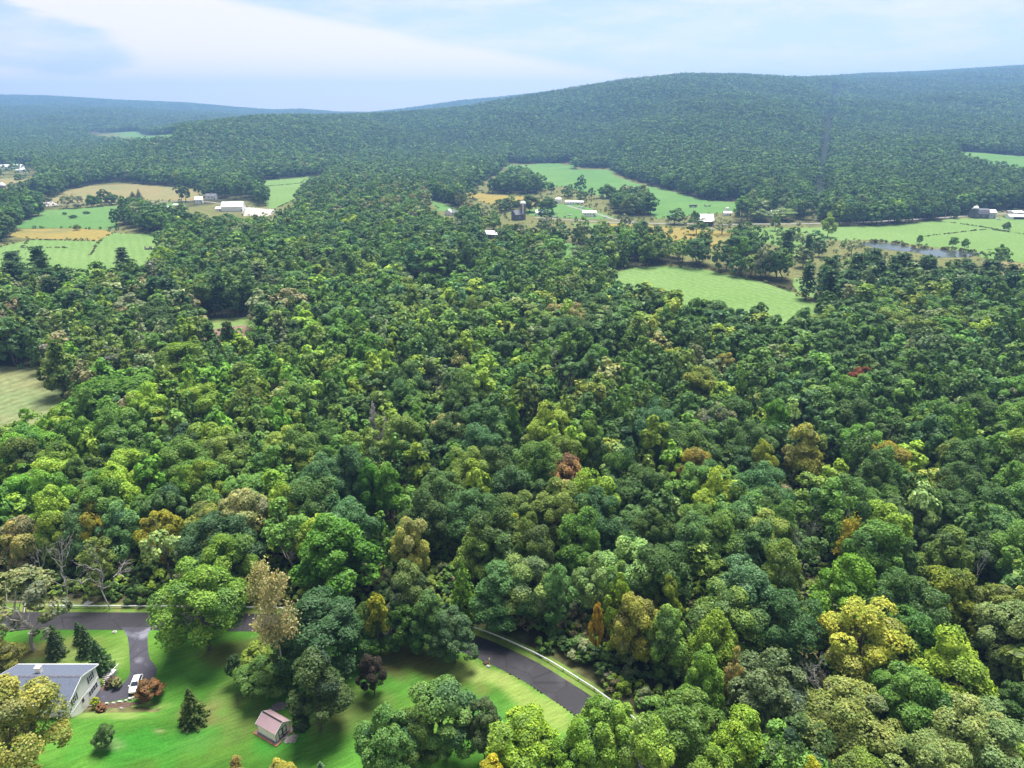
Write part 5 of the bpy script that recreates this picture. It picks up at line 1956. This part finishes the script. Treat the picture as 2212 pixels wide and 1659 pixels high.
# ------------------------------------------------------------------ garden shed
def make_shed():
    A, B_ = np.array([-46.45, 97.0]), np.array([-41.75, 94.3])
    u = (B_ - A) / np.linalg.norm(B_ - A)
    rz = math.atan2(u[1], u[0])
    mid = np.array([-42.95, 97.15])
    t = thing('garden_shed', 'small white shed with mauve roof and black-framed double doors on the lawn', 'shed', (mid[0], mid[1], hz(*mid) + .02), rz)
    L, Wd, h, hr = 4.6, 3.3, 2.25, 3.45
    w = MB()
    w.prism([(-Wd / 2, .15), (Wd / 2, .15), (Wd / 2, h - .12), (0, hr - .16), (-Wd / 2, h - .12)], L, 0, -L / 2)
    w.build('wall', M['cream'], t)
    r = MB()
    for s in (-1, 1):
        prof = [(0, hr), (s * (Wd / 2 + .2), h - .12), (s * (Wd / 2 + .2), h - .22), (0, hr - .1)]
        r.prism(prof if s < 0 else prof[::-1], L + .36, 0, -L / 2 - .18)
    r.build('roof', M['roof_mauve'], t)
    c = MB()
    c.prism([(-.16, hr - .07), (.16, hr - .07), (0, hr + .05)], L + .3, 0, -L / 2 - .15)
    c.build('ridge_shadow_strip', M['dark'], t)  # dark strip stands in for the shadow line along the ridge
    f = MB()
    for e in (-1, 1):
        for s in (-1, 1):
            f.bar((e * (L / 2 + .2), 0, hr - .06), (e * (L / 2 + .2), s * (Wd / 2 + .21), h - .18), .045, .12)
    f.build('rake_trim', M['trim'], t)
    k_ = MB()
    for s in (-1, 1):
        for e in (-1, 1):
            k_.box(e * L / 2 - .03, e * L / 2 + .03, s * Wd / 2 - .03, s * Wd / 2 + .03, .15, h - .05)
    k_.build('corner_trim', M['grey_board'], t)
    x = L / 2
    for s in (-1, 1):
        y0, y1 = (-.92, -.02) if s < 0 else (.02, .92)
        y0, y1 = y0 - .1, y1 - .1
        z0, z1 = .2, 2.15
        d_ = MB()
        d_.box(x, x + .04, y0, y1, z0, z1)
        do = d_.build('door', M['cream'], t)
        fr = MB()
        fw = .11
        fr.box(x + .04, x + .08, y0, y0 + fw, z0, z1)
        fr.box(x + .04, x + .08, y1 - fw, y1, z0, z1)
        fr.box(x + .04, x + .08, y0 + fw, y1 - fw, z0, z0 + fw)
        fr.box(x + .04, x + .08, y0 + fw, y1 - fw, z1 - fw, z1)
        fr.box(x + .04, x + .08, y0 + fw, y1 - fw, z0 + .72, z0 + .72 + fw * .8)
        fr.build('frame', M['black'], do)
        br = MB()
        br.bar((x + .055, y0 + fw, z0 + fw), (x + .055, y1 - fw, z0 + .72), .07, .024)
        br.bar((x + .068, y0 + fw, z0 + .72), (x + .068, y1 - fw, z0 + fw), .07, .024)
        br.build('cross_brace', M['black'], do)
    # brick-red timber border with gravel
    gx0, gx1, gy0, gy1 = -L / 2 - .42, L / 2 + .55, -Wd / 2 - .5, Wd / 2 + .5
    bd = MB()
    bd.box(gx0, gx1, gy0 - .16, gy0, -.05, .2)
    bd.box(gx0, gx1, gy1, gy1 + .16, -.05, .2)
    bd.box(gx0 - .16, gx0, gy0 - .16, gy1 + .16, -.05, .2)
    bd.box(gx1, gx1 + .16, gy0 - .16, -1.1, -.05, .2)
    bd.box(gx1, gx1 + .16, .95, gy1 + .16, -.05, .2)
    bd.build('border', M['timber_red'], t)
    g = MB()
    g.box(gx0, gx1, gy0, gy1, -.05, .1)
    g.build('base', M['gravel'], t)


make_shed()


def pad(name, px, py, rx, ry, rot, mat, label, seed, kind='structure', h=.05):
    c = at(px, py)
    r = np.random.RandomState(seed)
    n_ = 22
    m_ = MB()
    th = np.arange(n_) * 2 * math.pi / n_
    rad = 1 + .18 * r.normal(size=n_)
    x = np.cos(th) * rx * rad
    y = np.sin(th) * ry * rad
    X_ = c[0] + x * math.cos(rot) - y * math.sin(rot)
    Y_ = c[1] + x * math.sin(rot) + y * math.cos(rot)
    zz = terrain(X_, Y_) + .03
    top = [(a, b_, z_ + h) for a, b_, z_ in zip(X_, Y_, zz)]
    bot = [(c[0] + (a - c[0]) * 1.1, c[1] + (b_ - c[1]) * 1.1, z_ - .1) for a, b_, z_ in zip(X_, Y_, zz)]
    m_.add(top + bot, [tuple(range(n_))] + [(i, n_ + i, n_ + (i + 1) % n_, (i + 1) % n_) for i in range(n_)])
    return tag(m_.build(name, mat), label, kind=kind)


pad('gravel_patch', 603, 1526, 1.7, 1.1, .3, M['gravel'], 'grey gravel patch behind the shed', 3)
pad('gravel_patch', 629, 1596, 1.2, .9, .6, M['gravel'], 'grey gravel patch before the shed doors', 4)
pad('garden_bed', 228, 1527, 6.5, .8, .12, M['mulch'], 'mulched bed along the driveway pad', 5)
pad('garden_bed', 225, 1472, 2.2, 2.4, 0, M['mulch'], 'planted bed between house and driveway', 6)


# ------------------------------------------------------------------ car
def make_car(label, loc, rz, group=None):
    t = thing('parked_car', label, 'car', loc, rz, group)
    # body: loft of cross-sections along x (front = +x)
    secs = [(-2.28, .62, .40, .78), (-2.18, .80, .28, .96), (-1.5, .89, .24, 1.0), (0, .91, .22, .99), (1.2, .90, .24, .96), (1.9, .84, .27, .86), (2.22, .70, .32, .74), (2.3, .55, .40, .62)]
    b = MB()
    rings = []
    for x, w, z0, z1 in secs:
        zm = (z0 + z1) / 2
        rings.append([(x, -w * .86, z0), (x, -w, zm), (x, -w * .94, z1 - .04), (x, -w * .75, z1), (x, w * .75, z1), (x, w * .94, z1 - .04), (x, w, zm), (x, w * .86, z0)])
    vs_ = [p for r in rings for p in r]
    fs = []
    for i in range(len(rings) - 1):
        for k_ in range(8):
            fs.append((i * 8 + k_, (i + 1) * 8 + k_, (i + 1) * 8 + (k_ + 1) % 8, i * 8 + (k_ + 1) % 8))
    fs += [tuple(range(8)), tuple(range(len(vs_) - 1, len(vs_) - 9, -1))]
    b.add(vs_, fs)
    b.build('body', M['carpaint'], t, True)
    # cabin
    c = MB()
    bot = [(-2.0, -.80, .97), (1.05, -.80, .95), (1.05, .80, .95), (-2.0, .80, .97)]
    top = [(-1.55, -.60, 1.44), (.25, -.62, 1.46), (.25, .62, 1.46), (-1.55, .60, 1.44)]
    c.add(bot + top, [(4, 5, 6, 7), (0, 1, 5, 4), (1, 2, 6, 5), (2, 3, 7, 6), (3, 0, 4, 7)])
    c.build('cabin', M['carpaint'], t)

    def pane(name, a, b_, c_, d_, out, ins=.12):
        q = MB()
        P = [Vector(p) for p in (a, b_, c_, d_)]
        m_ = sum(P, Vector()) / 4
        o = Vector(out) * .012
        q.poly([p + (m_ - p) * ins + o for p in P])
        q.build(name, M['glass'], t)
    pane('windscreen', bot[1], bot[2], top[2], top[1], (.8, 0, .6))
    pane('rear_window', bot[3], bot[0], top[0], top[3], (-.8, 0, .6))
    pane('side_window', bot[0], bot[1], top[1], top[0], (0, -.9, .4))
    pane('side_window', bot[2], bot[3], top[3], top[2], (0, .9, .4))
    for sx in (-1.42, 1.42):
        for sy in (-1, 1):
            w = MB()
            prof = [(.0, -.09), (.33, -.10), (.34, -.06), (.34, .06), (.33, .10), (.0, .09)]
            vs_, fs = [], []
            for r, d_ in prof:
                for k_ in range(14):
                    a = 2 * math.pi * k_ / 14
                    vs_.append((sx + r * math.cos(a), sy * .80 + d_, .34 + r * math.sin(a)))
            for i in range(len(prof) - 1):
                for k_ in range(14):
                    fs.append((i * 14 + k_, i * 14 + (k_ + 1) % 14, (i + 1) * 14 + (k_ + 1) % 14, (i + 1) * 14 + k_))
            w.add(vs_, fs)
            wo = w.build('wheel', M['tyre'], t)
            q = MB()
            q.poly([(sx + .2 * math.cos(a), sy * .905, .34 + .2 * math.sin(a)) for a in np.arange(10) * .628])
            q.build('rim', M['rim'], wo)
    for sy in (-1, 1):
        q = MB()
        q.box(2.17, 2.27, sy * .62 - .16, sy * .62 + .1, .60, .73)
        q.build('headlight', M['lamp'], t)
        q = MB()
        q.box(-2.29, -2.2, sy * .62 - .12, sy * .62 + .12, .68, .86)
        q.build('tail_light', M['tail'], t)
        q = MB()
        q.box(.72, .92, sy * .98 - .1, sy * .98 + .1, .98, 1.12)
        q.build('mirror', M['carpaint'], t)
    return t


cp = at(295, 1483)
cfront, cback = at(288, 1501), at(303, 1461)
make_car('white car parked on the driveway pad beside the red-brown shrub', (cp[0], cp[1], .07), math.atan2(cfront[1] - cback[1], cfront[0] - cback[0]))


# ------------------------------------------------------------------ guard rail
def make_rail():
    P = RAIL[(RAIL[:, 0] > -108) & (RAIL[:, 1] > 70)]
    t = thing('guard_rail', 'long pale steel guard rail on posts along the woods side of the road', 'guard rail', (P[0][0], P[0][1], 0))
    o = np.array([P[0][0], P[0][1]])
    s = np.concatenate([[0], np.cumsum(np.linalg.norm(np.diff(P, axis=0), axis=1))])
    n_ = int(s[-1] / 3.8)
    K = np.stack([np.interp(np.arange(n_ + 1) * 3.8, s, P[:, i]) for i in (0, 1)], -1) - o
    prof = [(-.02, .42), (.07, .47), (.07, .53), (0, .58), (.07, .63), (.07, .69), (-.02, .76), (-.06, .76), (-.06, .42)]
    for i in range(n_):
        a, b = K[i], K[i + 1]
        d_ = b - a
        ln = np.linalg.norm(d_)
        nrm = np.array([d_[1], -d_[0]]) / ln
        m_ = MB()
        vs_ = []
        for q, ext in ((a, -.06), (b, .06)):
            base_ = q + d_ / ln * ext
            for off, z in prof:
                off = off + (.004 if i % 2 else 0)
                vs_.append((base_[0] + nrm[0] * off, base_[1] + nrm[1] * off, z))
        k_ = len(prof)
        m_.add(vs_, [(j, (j + 1) % k_, k_ + (j + 1) % k_, k_ + j) for j in range(k_)] + [tuple(range(k_)), tuple(range(2 * k_ - 1, k_ - 1, -1))])
        m_.build('rail', M['steel'], t)
    for q in K:
        m_ = MB()
        m_.box(q[0] - .08, q[0] + .08, q[1] + .02, q[1] + .2, -.3, .8)
        m_.build('post', M['post'], t)


make_rail()

# ------------------------------------------------------------------ small things of the yard
p = at(1057, 1436)
t = thing('marker_post', 'thin yellow marker post with small stones beside the road', 'post', (p[0], p[1], 0))
m_ = MB(); m_.lathe([(.0, 1.75), (.07, 1.72), (.07, -.1)], 8); m_.build('pole', M['yellow'], t)
m_ = MB(); m_.box(-.09, .09, -.09, .09, 1.35, 1.5); m_.build('band', M['trim'], t)


def rock(name, px, py, r, label, cat, mat, seed, group=None, flat=.6):
    q = at(px, py)
    rr = np.random.RandomState(seed)
    bm = bmesh.new()
    bmesh.ops.create_icosphere(bm, subdivisions=2, radius=1)
    for v in bm.verts:
        f = 1 + .28 * rr.normal() * .6
        v.co = Vector((v.co.x * r * f, v.co.y * r * .8 * f, max(v.co.z, -.4) * r * flat * f))
    me = bpy.data.meshes.new(name)
    bm.to_mesh(me)
    bm.free()
    me.materials.append(mat)
    o = link(bpy.data.objects.new(name, me))
    o.location = (q[0], q[1], hz(*q) + .1)
    return tag(o, label, cat, group)


rock('boulder', 1055, 1440, .45, 'brown-grey stone at the foot of the yellow marker post', 'stone', M['stone'], 1)
rock('boulder', 1049, 1434, .55, 'brown plant clump stone beside the marker post', 'stone', M['mulch'], 2)
rock('boulder', 247, 1366, .5, 'small pale stone on the lawn corner by the driveway mouth', 'stone', M['stone'], 3)
rock('boulder', 333, 1357, .7, 'grey mossy stone at the right of the driveway mouth', 'stone', M['gravel'], 4)
rock('boulder', 262, 1532, .45, 'dark stone at the end of the bed by the pad', 'stone', M['gravel'], 5)
rock('boulder', 191, 1305, 1.1, 'large grey rock behind the guard rail at the left', 'rock', M['stone'], 6)
rock('boulder', 223, 1538, .35, 'tiny dark stone on the pale bank below the bed', 'stone', M['gravel'], 7)
# stump
q = at(341, 1589)
t = thing('tree_stump', 'low weathered stump on the lawn', 'stump', (q[0], q[1], 0))
m_ = MB(); m_.lathe([(.62, -.1), (.5, .12), (.45, .3)], 12); m_.build('trunk', M['bark'], t)
m_ = MB(); m_.lathe([(.45, .301), (.0, .31)], 12); m_.build('cut_face', M['wood'], t)
# bin
q = at(*R1(752, 1022))
t = thing('rain_barrel', 'blue barrel standing at the house corner', 'barrel', (q[0] + .4, q[1], .07))
m_ = MB(); m_.lathe([(.0, 0), (.40, 0), (.48, .5), (.42, 1.0)], 14); m_.build('barrel', M['blue'], t)
m_ = MB(); m_.lathe([(.44, 1.0), (.44, 1.05), (.0, 1.09)], 14); m_.build('lid', simple_mat('barrel_lid', (.12, .26, .34), .5), t)
# garden steps and landing
a, b = at(*R1(800, 1000)), at(*R1(858, 940))
t = thing('garden_steps', 'pale stone steps climbing through the bed to the house', 'steps', (a[0], a[1], 0), math.atan2(b[1] - a[1], b[0] - a[0]))
L_ = float(np.linalg.norm(b - a))
for i in range(6):
    m_ = MB(); m_.box(i * L_ / 6 + .02, (i + 1) * L_ / 6 - .12, -.75, .75, 0, .10 + .13 * i); m_.build('step', M['stone'], t)
m_ = MB(); m_.box(L_, L_ + 1.5, -.9, .9, 0, .75); m_.build('landing', M['pale_grey'], t)
m_ = MB()
m_.bar((L_, -.95, 1.6), (L_ + 2.2, -.95, 1.6), .08); m_.bar((L_ + .1, -.95, .7), (L_ + .1, -.95, 1.6), .08); m_.bar((L_ + 2.1, -.95, .7), (L_ + 2.1, -.95, 1.6), .08)
m_.build('handrail', M['trim'], t)
# stone edging of the pad: each stone its own
edge_pts = dense([at(*R1(*p_)) for p_ in [(665, 1172), (720, 1168), (800, 1160), (900, 1147), (1000, 1128), (1060, 1103)]], .9)
t = thing('retaining_edge', 'curved edging of pale stones round the driveway pad', 'edging', (edge_pts[0][0], edge_pts[0][1], 0))
rr = np.random.RandomState(8)
for p_ in edge_pts[::1]:
    m_ = MB()
    g_ = p_ - edge_pts[0]
    zz_ = hz(*p_)
    w_, d_, h_ = rr.uniform(.3, .5), rr.uniform(.2, .32), rr.uniform(.22, .42)
    m_.add([(g_[0] - w_, g_[1] - d_, zz_ - .1), (g_[0] + w_, g_[1] - d_, zz_ - .1), (g_[0] + w_, g_[1] + d_, zz_ - .1), (g_[0] - w_, g_[1] + d_, zz_ - .1),
            (g_[0] - w_ * .8, g_[1] - d_ * .7, zz_ + h_), (g_[0] + w_ * .7, g_[1] - d_ * .8, zz_ + h_), (g_[0] + w_ * .8, g_[1] + d_ * .7, zz_ + h_ * .9), (g_[0] - w_ * .7, g_[1] + d_ * .8, zz_ + h_ * .9)],
           [(4, 5, 6, 7), (0, 1, 5, 4), (1, 2, 6, 5), (2, 3, 7, 6), (3, 0, 4, 7)])
    m_.build('stone', M['stone'], t)


# ------------------------------------------------------------------ farms of the valley
def farm_house(name, label, cat, bx, by, w_px, depth, h, pitch, rz, wall, roof, win=3, gambrel=False, chimney=False, z=0, open_front=False, door=True):
    """bx,by = reading of the middle of the front foot; the long side faces the viewer turned by rz"""
    x, y = at(bx, by)
    L = w_px / pxm(x, y, 2.0)
    t = thing(name, label, cat, (x, y + depth / 2, 0), rz)
    hr = h + depth / 2 * pitch
    w = MB()
    if gambrel:
        prof = [(-depth / 2, 0), (depth / 2, 0), (depth / 2, h), (depth * .3, h + depth * .27), (0, h + depth * .38), (-depth * .3, h + depth * .27), (-depth / 2, h)]
        hr = h + depth * .38
    else:
        prof = [(-depth / 2, 0), (depth / 2, 0), (depth / 2, h), (0, hr), (-depth / 2, h)]
    w.prism([(a, b - (.12 if b > h - .01 else 0)) for a, b in prof], L, 0, -L / 2)
    w.build('wall', M[wall], t)
    r = MB()
    ov = .5
    for s in (-1, 1):
        if gambrel:
            pr = [(0, hr), (s * depth * .3, h + depth * .27), (s * (depth / 2 + .3), h - .2), (s * (depth / 2 + .3), h - .4), (s * depth * .3, h + depth * .27 - .2), (0, hr - .2)]
        else:
            pr = [(0, hr), (s * (depth / 2 + ov), h - ov * pitch), (s * (depth / 2 + ov), h - ov * pitch - .2), (0, hr - .2)]
        r.prism(pr if s < 0 else pr[::-1], L + .8, 0, -L / 2 - .4)
    r.build('roof', M[roof], t)
    for i in range(win):
        xx = -L / 2 + L * (i + 1) / (win + 1)
        q = MB()
        q.box(xx - .65, xx + .65, -depth / 2 - .06, -depth / 2, h * .38, h * .38 + 1.4)
        wo = q.build('window', M['trim'], t)
        q = MB()
        q.box(xx - .5, xx + .5, -depth / 2 - .09, -depth / 2 - .06, h * .38 + .12, h * .38 + 1.28)
        q.build('pane', M['glass'], wo)
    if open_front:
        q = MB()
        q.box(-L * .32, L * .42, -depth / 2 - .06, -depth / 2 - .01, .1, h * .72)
        q.build('opening', M['dark'], t)  # dark panel on the wall, standing in for the shaded inside
    elif door:
        q = MB()
        q.box(L * .5 - 2.0, L * .5 - .9, -depth / 2 - .07, -depth / 2, .05, 2.1)
        q.build('door', M['grey_board'], t)
    if chimney:
        q = MB()
        q.box(-.5, .5, -.45, .45, hr - .4, hr + 1.3)
        q.build('chimney', M['brick_red'], t)
    CLEARED.append((x, y + depth / 2, L / 2 + 3))
    return t


CLEARED = []


def silo(bx, by, r, h, label, wall='brick_red', chute=True):
    x, y = at(bx, by)
    t = thing('silo', label, 'silo', (x, y, 0))
    m_ = MB(); m_.lathe([(r, 0), (r, h)], 24); m_.build('tower', M[wall], t)
    for i in range(5):
        m_ = MB(); zz = h * (i + .7) / 5.6; m_.lathe([(r + .002, zz), (r + .07, zz + .02), (r + .07, zz + .16), (r + .002, zz + .18)], 24); m_.build('hoop', M['grey_board'], t)
    m_ = MB(); m_.lathe([(r * 1.03 * math.cos(a), h + .01 + r * .95 * math.sin(a)) for a in np.linspace(0, math.pi / 2, 7)], 24); m_.build('dome', M['roof_white'], t, True)
    if chute:
        m_ = MB(); m_.box(-.5, .5, -r - .7, -r + .1, h * .35, h - .4); m_.build('chute', M['roof_white'], t)


farm_house('barn', 'long white barn with white roof beside the gravel yard', 'barn', 500, 457, 44, 14, 5.5, .62, .12, 'white', 'roof_white', win=0, open_front=False)
farm_house('farm_house', 'white house among trees left of the long white barn', 'house', 455, 431, 22, 8, 4.5, .6, 0, 'white', 'roof_grey', win=2, chimney=True)
farm_house('farm_house', 'white house left of the barn, partly hidden by trees', 'house', 428, 440, 15, 8, 5.0, .7, .3, 'white', 'roof_white', win=2)
farm_house('farm_shed', 'low white shed touching the front of the white barn', 'shed', 472, 456, 12, 6, 3.0, .5, 0, 'white', 'roof_white', win=0)
farm_house('farm_shed', 'tiny white shed on the lawn left of the barn group', 'shed', 341, 464, 9, 5, 3, .5, 0, 'white', 'roof_white', win=1)
farm_house('farm_shed', 'small white shed beside the bush left of the barn group', 'shed', 358, 454, 9, 5, 3, .5, .2, 'white', 'roof_white', win=1)
farm_house('farm_shed', 'white shed at the end of the left pasture', 'shed', 320, 456, 8, 5, 2.6, .5, .1, 'white', 'roof_white', win=0)
farm_house('farm_house', 'low white trailer house near the lane left of the barn', 'house', 384, 448, 20, 6, 2.8, .3, 0, 'white', 'roof_white', win=3)
farm_house('farm_house', 'white house peeping out of the central trees', 'house', 882, 437, 20, 8, 5.0, .6, .1, 'white', 'roof_grey', win=2)
farm_house('farm_house', 'low white house by the small lawn in the central trees', 'house', 985, 466, 28, 8, 3.2, .4, 0, 'white', 'roof_grey', win=3)
farm_house('farm_shed', 'white gabled shed left of the low central house', 'shed', 969, 466, 9, 8, 3.5, .7, 1.2, 'white', 'roof_white', win=0)
farm_house('farm_house', 'grey weathered house alone in the woods', 'house', 1062, 516, 34, 9, 4.2, .5, -.35, 'grey_board', 'roof_white', win=2)
silo(1129.5, 474, 2.9, 15.5, 'tall silo with white dome in the middle of the valley')
farm_house('barn', 'ruined grey barn at the foot of the middle silo', 'barn', 1118, 476, 20, 9, 6.0, .8, .5, 'grey_board', 'roof_grey', win=1)
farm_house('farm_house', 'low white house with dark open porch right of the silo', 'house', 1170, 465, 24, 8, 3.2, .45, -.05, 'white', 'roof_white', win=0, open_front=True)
farm_house('farm_house', 'long white trailer house on the slope above the lawn', 'house', 1236, 442, 29, 7, 3.2, .35, -.06, 'white', 'roof_white', win=4)
farm_house('farm_shed', 'small white garage at the right end of the long trailer house', 'shed', 1256, 441, 8, 5, 2.6, .4, 0, 'white', 'roof_white', win=0)
farm_house('farm_house', 'plain white house beside the lane fork', 'house', 1274, 468, 29, 8, 4.2, .35, -.12, 'white', 'roof_white', win=4)
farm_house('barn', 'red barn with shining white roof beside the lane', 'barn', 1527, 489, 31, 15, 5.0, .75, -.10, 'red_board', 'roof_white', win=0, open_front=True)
farm_house('farm_house', 'white house half hidden by willows in the right valley', 'house', 1679, 471, 26, 9, 4.6, .6, .1, 'white', 'roof_white', win=3)
farm_house('farm_shed', 'white shed right of the red barn', 'shed', 1572, 466, 16, 6, 3.0, .4, 0, 'white', 'roof_white', win=1)
farm_house('farm_shed', 'small orange-roofed hut behind the valley trees', 'hut', 1631, 456, 11, 5, 2.8, .6, .2, 'orange', 'orange', win=0)
silo(2103.5, 471, 2.7, 9.6, 'dark silo with white dome beside the grey barn', 'grey_board', False)
farm_house('barn', 'grey gambrel-roofed barn beside the dark silo', 'barn', 2121, 472, 32, 13, 4.6, .7, -.25, 'grey_board', 'grey_board', win=2, gambrel=True)
farm_house('barn_annex', 'pale grey annex at the right end of the gambrel barn', 'barn', 2144, 472, 14, 9, 6.3, .5, -.1, 'pale_grey', 'roof_white', win=2)
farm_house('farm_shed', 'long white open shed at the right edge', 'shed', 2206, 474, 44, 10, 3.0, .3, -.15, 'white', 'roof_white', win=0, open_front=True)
farm_house('farm_shed', 'white low building above the open shed at the right edge', 'shed', 2200, 465, 22, 8, 3.0, .3, 0, 'white', 'roof_white', win=0)
silo(12, 432, 3.8, 17, 'dark red silo with white dome at the left edge', 'brick_red', False)
farm_house('farm_house', 'small white house beside the conifer grove', 'house', 42, 427, 17, 8, 5.0, .8, 0, 'white', 'roof_white', win=2)
farm_house('barn', 'far white barns at the left edge under the blue ridge', 'barn', 18, 366, 50, 16, 5, .4, .1, 'white', 'roof_white', win=0)
farm_house('farm_house', 'far white house right of the far white barns', 'house', 44, 373, 18, 10, 5, .6, 0, 'white', 'roof_white', win=2)
farm_house('farm_shed', 'small white hut at the edge of the three-cornered field', 'hut', 864, 450, 6, 4, 2.5, .5, 0, 'white', 'roof_white', win=0)

# round white tank above the lawn
x, y = at(1206, 438)
t = thing('storage_tank', 'round white tank left of the long trailer house', 'tank', (x, y, 0))
m_ = MB(); m_.lathe([(4.0, 0), (4.0, 4.5)], 24); m_.build('body', M['white'], t)
m_ = MB(); m_.lathe([(4.1, 4.5), (2.6, 6.0), (0, 6.6)], 24); m_.build('roof', M['roof_white'], t)
x, y = at(1570, 460)
t = thing('storage_tank', 'small white domed tank right of the red barn', 'tank', (x, y, 0))
m_ = MB(); m_.lathe([(2.0, 0), (2.0, 4.5)], 20); m_.build('body', M['white'], t)
m_ = MB(); m_.lathe([(2.02, 4.51), (1.6, 5.6), (0, 6.3)], 20); m_.build('roof', M['roof_white'], t)


def wagon(bx, by, rz, label, L=6.0, mat='roof_white', load=None, name='farm_wagon'):
    x, y = at(bx, by)
    t = thing(name, label, 'wagon', (x, y, .05), rz)
    m_ = MB(); m_.box(-L / 2, L / 2, -1.2, 1.2, .8, 1.15); m_.build('bed', M[mat], t)
    for e in (-1, 1):
        m_ = MB(); m_.box(e * L / 2 - .06, e * L / 2 + .06, -1.18, 1.18, 1.15, 2.4); m_.build('end_board', M['post'], t)
    if load:
        m_ = MB(); m_.box(-L / 2 + .2, L / 2 - .2, -1.1, 1.1, 1.15, 2.9); m_.build('load', M[load], t)
    for sx in (-1, 1):
        for sy in (-1, 1):
            m_ = MB()
            vs_ = [(sx * L * .33 + .5 * math.cos(a), sy * 1.25 + o_y, .5 + .5 * math.sin(a)) for o_y in (-.12, .12) for a in np.arange(10) * .6283]
            m_.add(vs_, [tuple(range(9, -1, -1)), tuple(range(10, 20))] + [(k_, (k_ + 1) % 10, 10 + (k_ + 1) % 10, 10 + k_) for k_ in range(10)])
            m_.build('wheel', M['tyre'], t)


wagon(1497, 448, .1, 'white farm wagon with dark load standing in the long meadow', 9, 'roof_white', 'grey_board')
wagon(1528, 446, 0, 'dark farm wagon right of the white wagon in the meadow', 7, 'grey_board')
wagon(1575, 434, 0, 'dark green wagon under the edge of the ridge woods', 8, 'hedge', 'hedge')
wagon(1590, 434, .2, 'white wagon beside the dark green wagon', 7, 'roof_white')
wagon(1619, 433, 0, 'pale wagon at the right end of the long meadow', 7, 'pale_grey')
wagon(319, 539, 0, 'left small dark trailer in the bright pasture', 3.6, 'grey_board')
wagon(332, 539, 0, 'middle small dark trailer in the bright pasture', 3.6, 'grey_board')
wagon(353, 538, .5, 'right and largest dark trailer in the bright pasture', 6, 'pale_grey', 'grey_board')
wagon(2190, 461, .05, 'long orange and white trailer parked at the right farm', 16, 'orange', 'roof_white')

# parked cars of the farms
proto_car = bpy.data.objects['parked_car']
KIDS = {}
for o in scene.objects:
    if o.parent is not None:
        KIDS.setdefault(o.parent.name, []).append(o)


def copy_tree(o, parent=None):
    c = o.copy()
    C.objects.link(c)
    if parent is not None:
        c.parent = parent
    for ch in KIDS.get(o.name, []):
        copy_tree(ch, c)
    return c


for bx, by, rz, label in [(1307, 471, .1, 'white car parked right of the plain white house'), (1252, 449, .3, 'white car parked below the long trailer house'), (1260, 450, .2, 'second white car nearer the farm drive'),
                          (1200, 470, .05, 'white car by the lane below the low porch house'), (1230, 466, .1, 'white car among bushes on the farm lawn'), (1538, 497, 0, 'white car near the corner of the red barn'),
                          (2157, 475, 0, 'white car beside the pale grey annex'), (880, 443, .5, 'white car by the house in the central trees')]:
    x, y = at(bx, by)
    c = copy_tree(proto_car)
    c.location, c.rotation_euler = (x, y, .15), (0, 0, rz)
    c['label'] = label
    c['group'] = 'cars parked at the valley farms'

# utility poles
for bx, by, h, label in [(2041, 472, 11, 'pale utility pole left of the dark silo'), (1101, 448, 11, 'utility pole before the small central lawn'), (1164, 460, 10, 'utility pole left of the low porch house'),
                         (580, 452, 10, 'white pole at the edge of the gravel yard')]:
    x, y = at(bx, by)
    t = thing('utility_pole', label, 'pole', (x, y, 0))
    m_ = MB(); m_.lathe([(.2, 0), (.14, h), (0, h + .02)], 8); m_.build('pole', M['stone'], t)
    m_ = MB(); m_.box(-1.2, 1.2, -.08, .08, h - 1.0, h - .8); m_.build('cross_arm', M['stone'], t)

# ------------------------------------------------------------------ air
hm = new_mat('haze')
N_, L_2 = hm.node_tree.nodes, hm.node_tree.links
ho = N_.new('ShaderNodeOutputMaterial')
TOP = max(float(Z.max()), float((gz + gH).max())) + 6
print('haze top', TOP, X.min(), X.max(), Y.max())
pv = N_.new('ShaderNodeVolumePrincipled')
pv.inputs['Color'].default_value = (.30, .55, 1.0, 1)
pv.inputs['Density'].default_value = HAZE
pv.inputs['Anisotropy'].default_value = .35
L_2.new(pv.outputs[0], ho.inputs['Volume'])
m_ = MB()
m_.box(-8200, 8200, -420, 9400, -1.6, TOP)
hz_o = m_.build('haze', hm)
tag(hz_o, 'thin blue haze over the valley', kind='stuff')
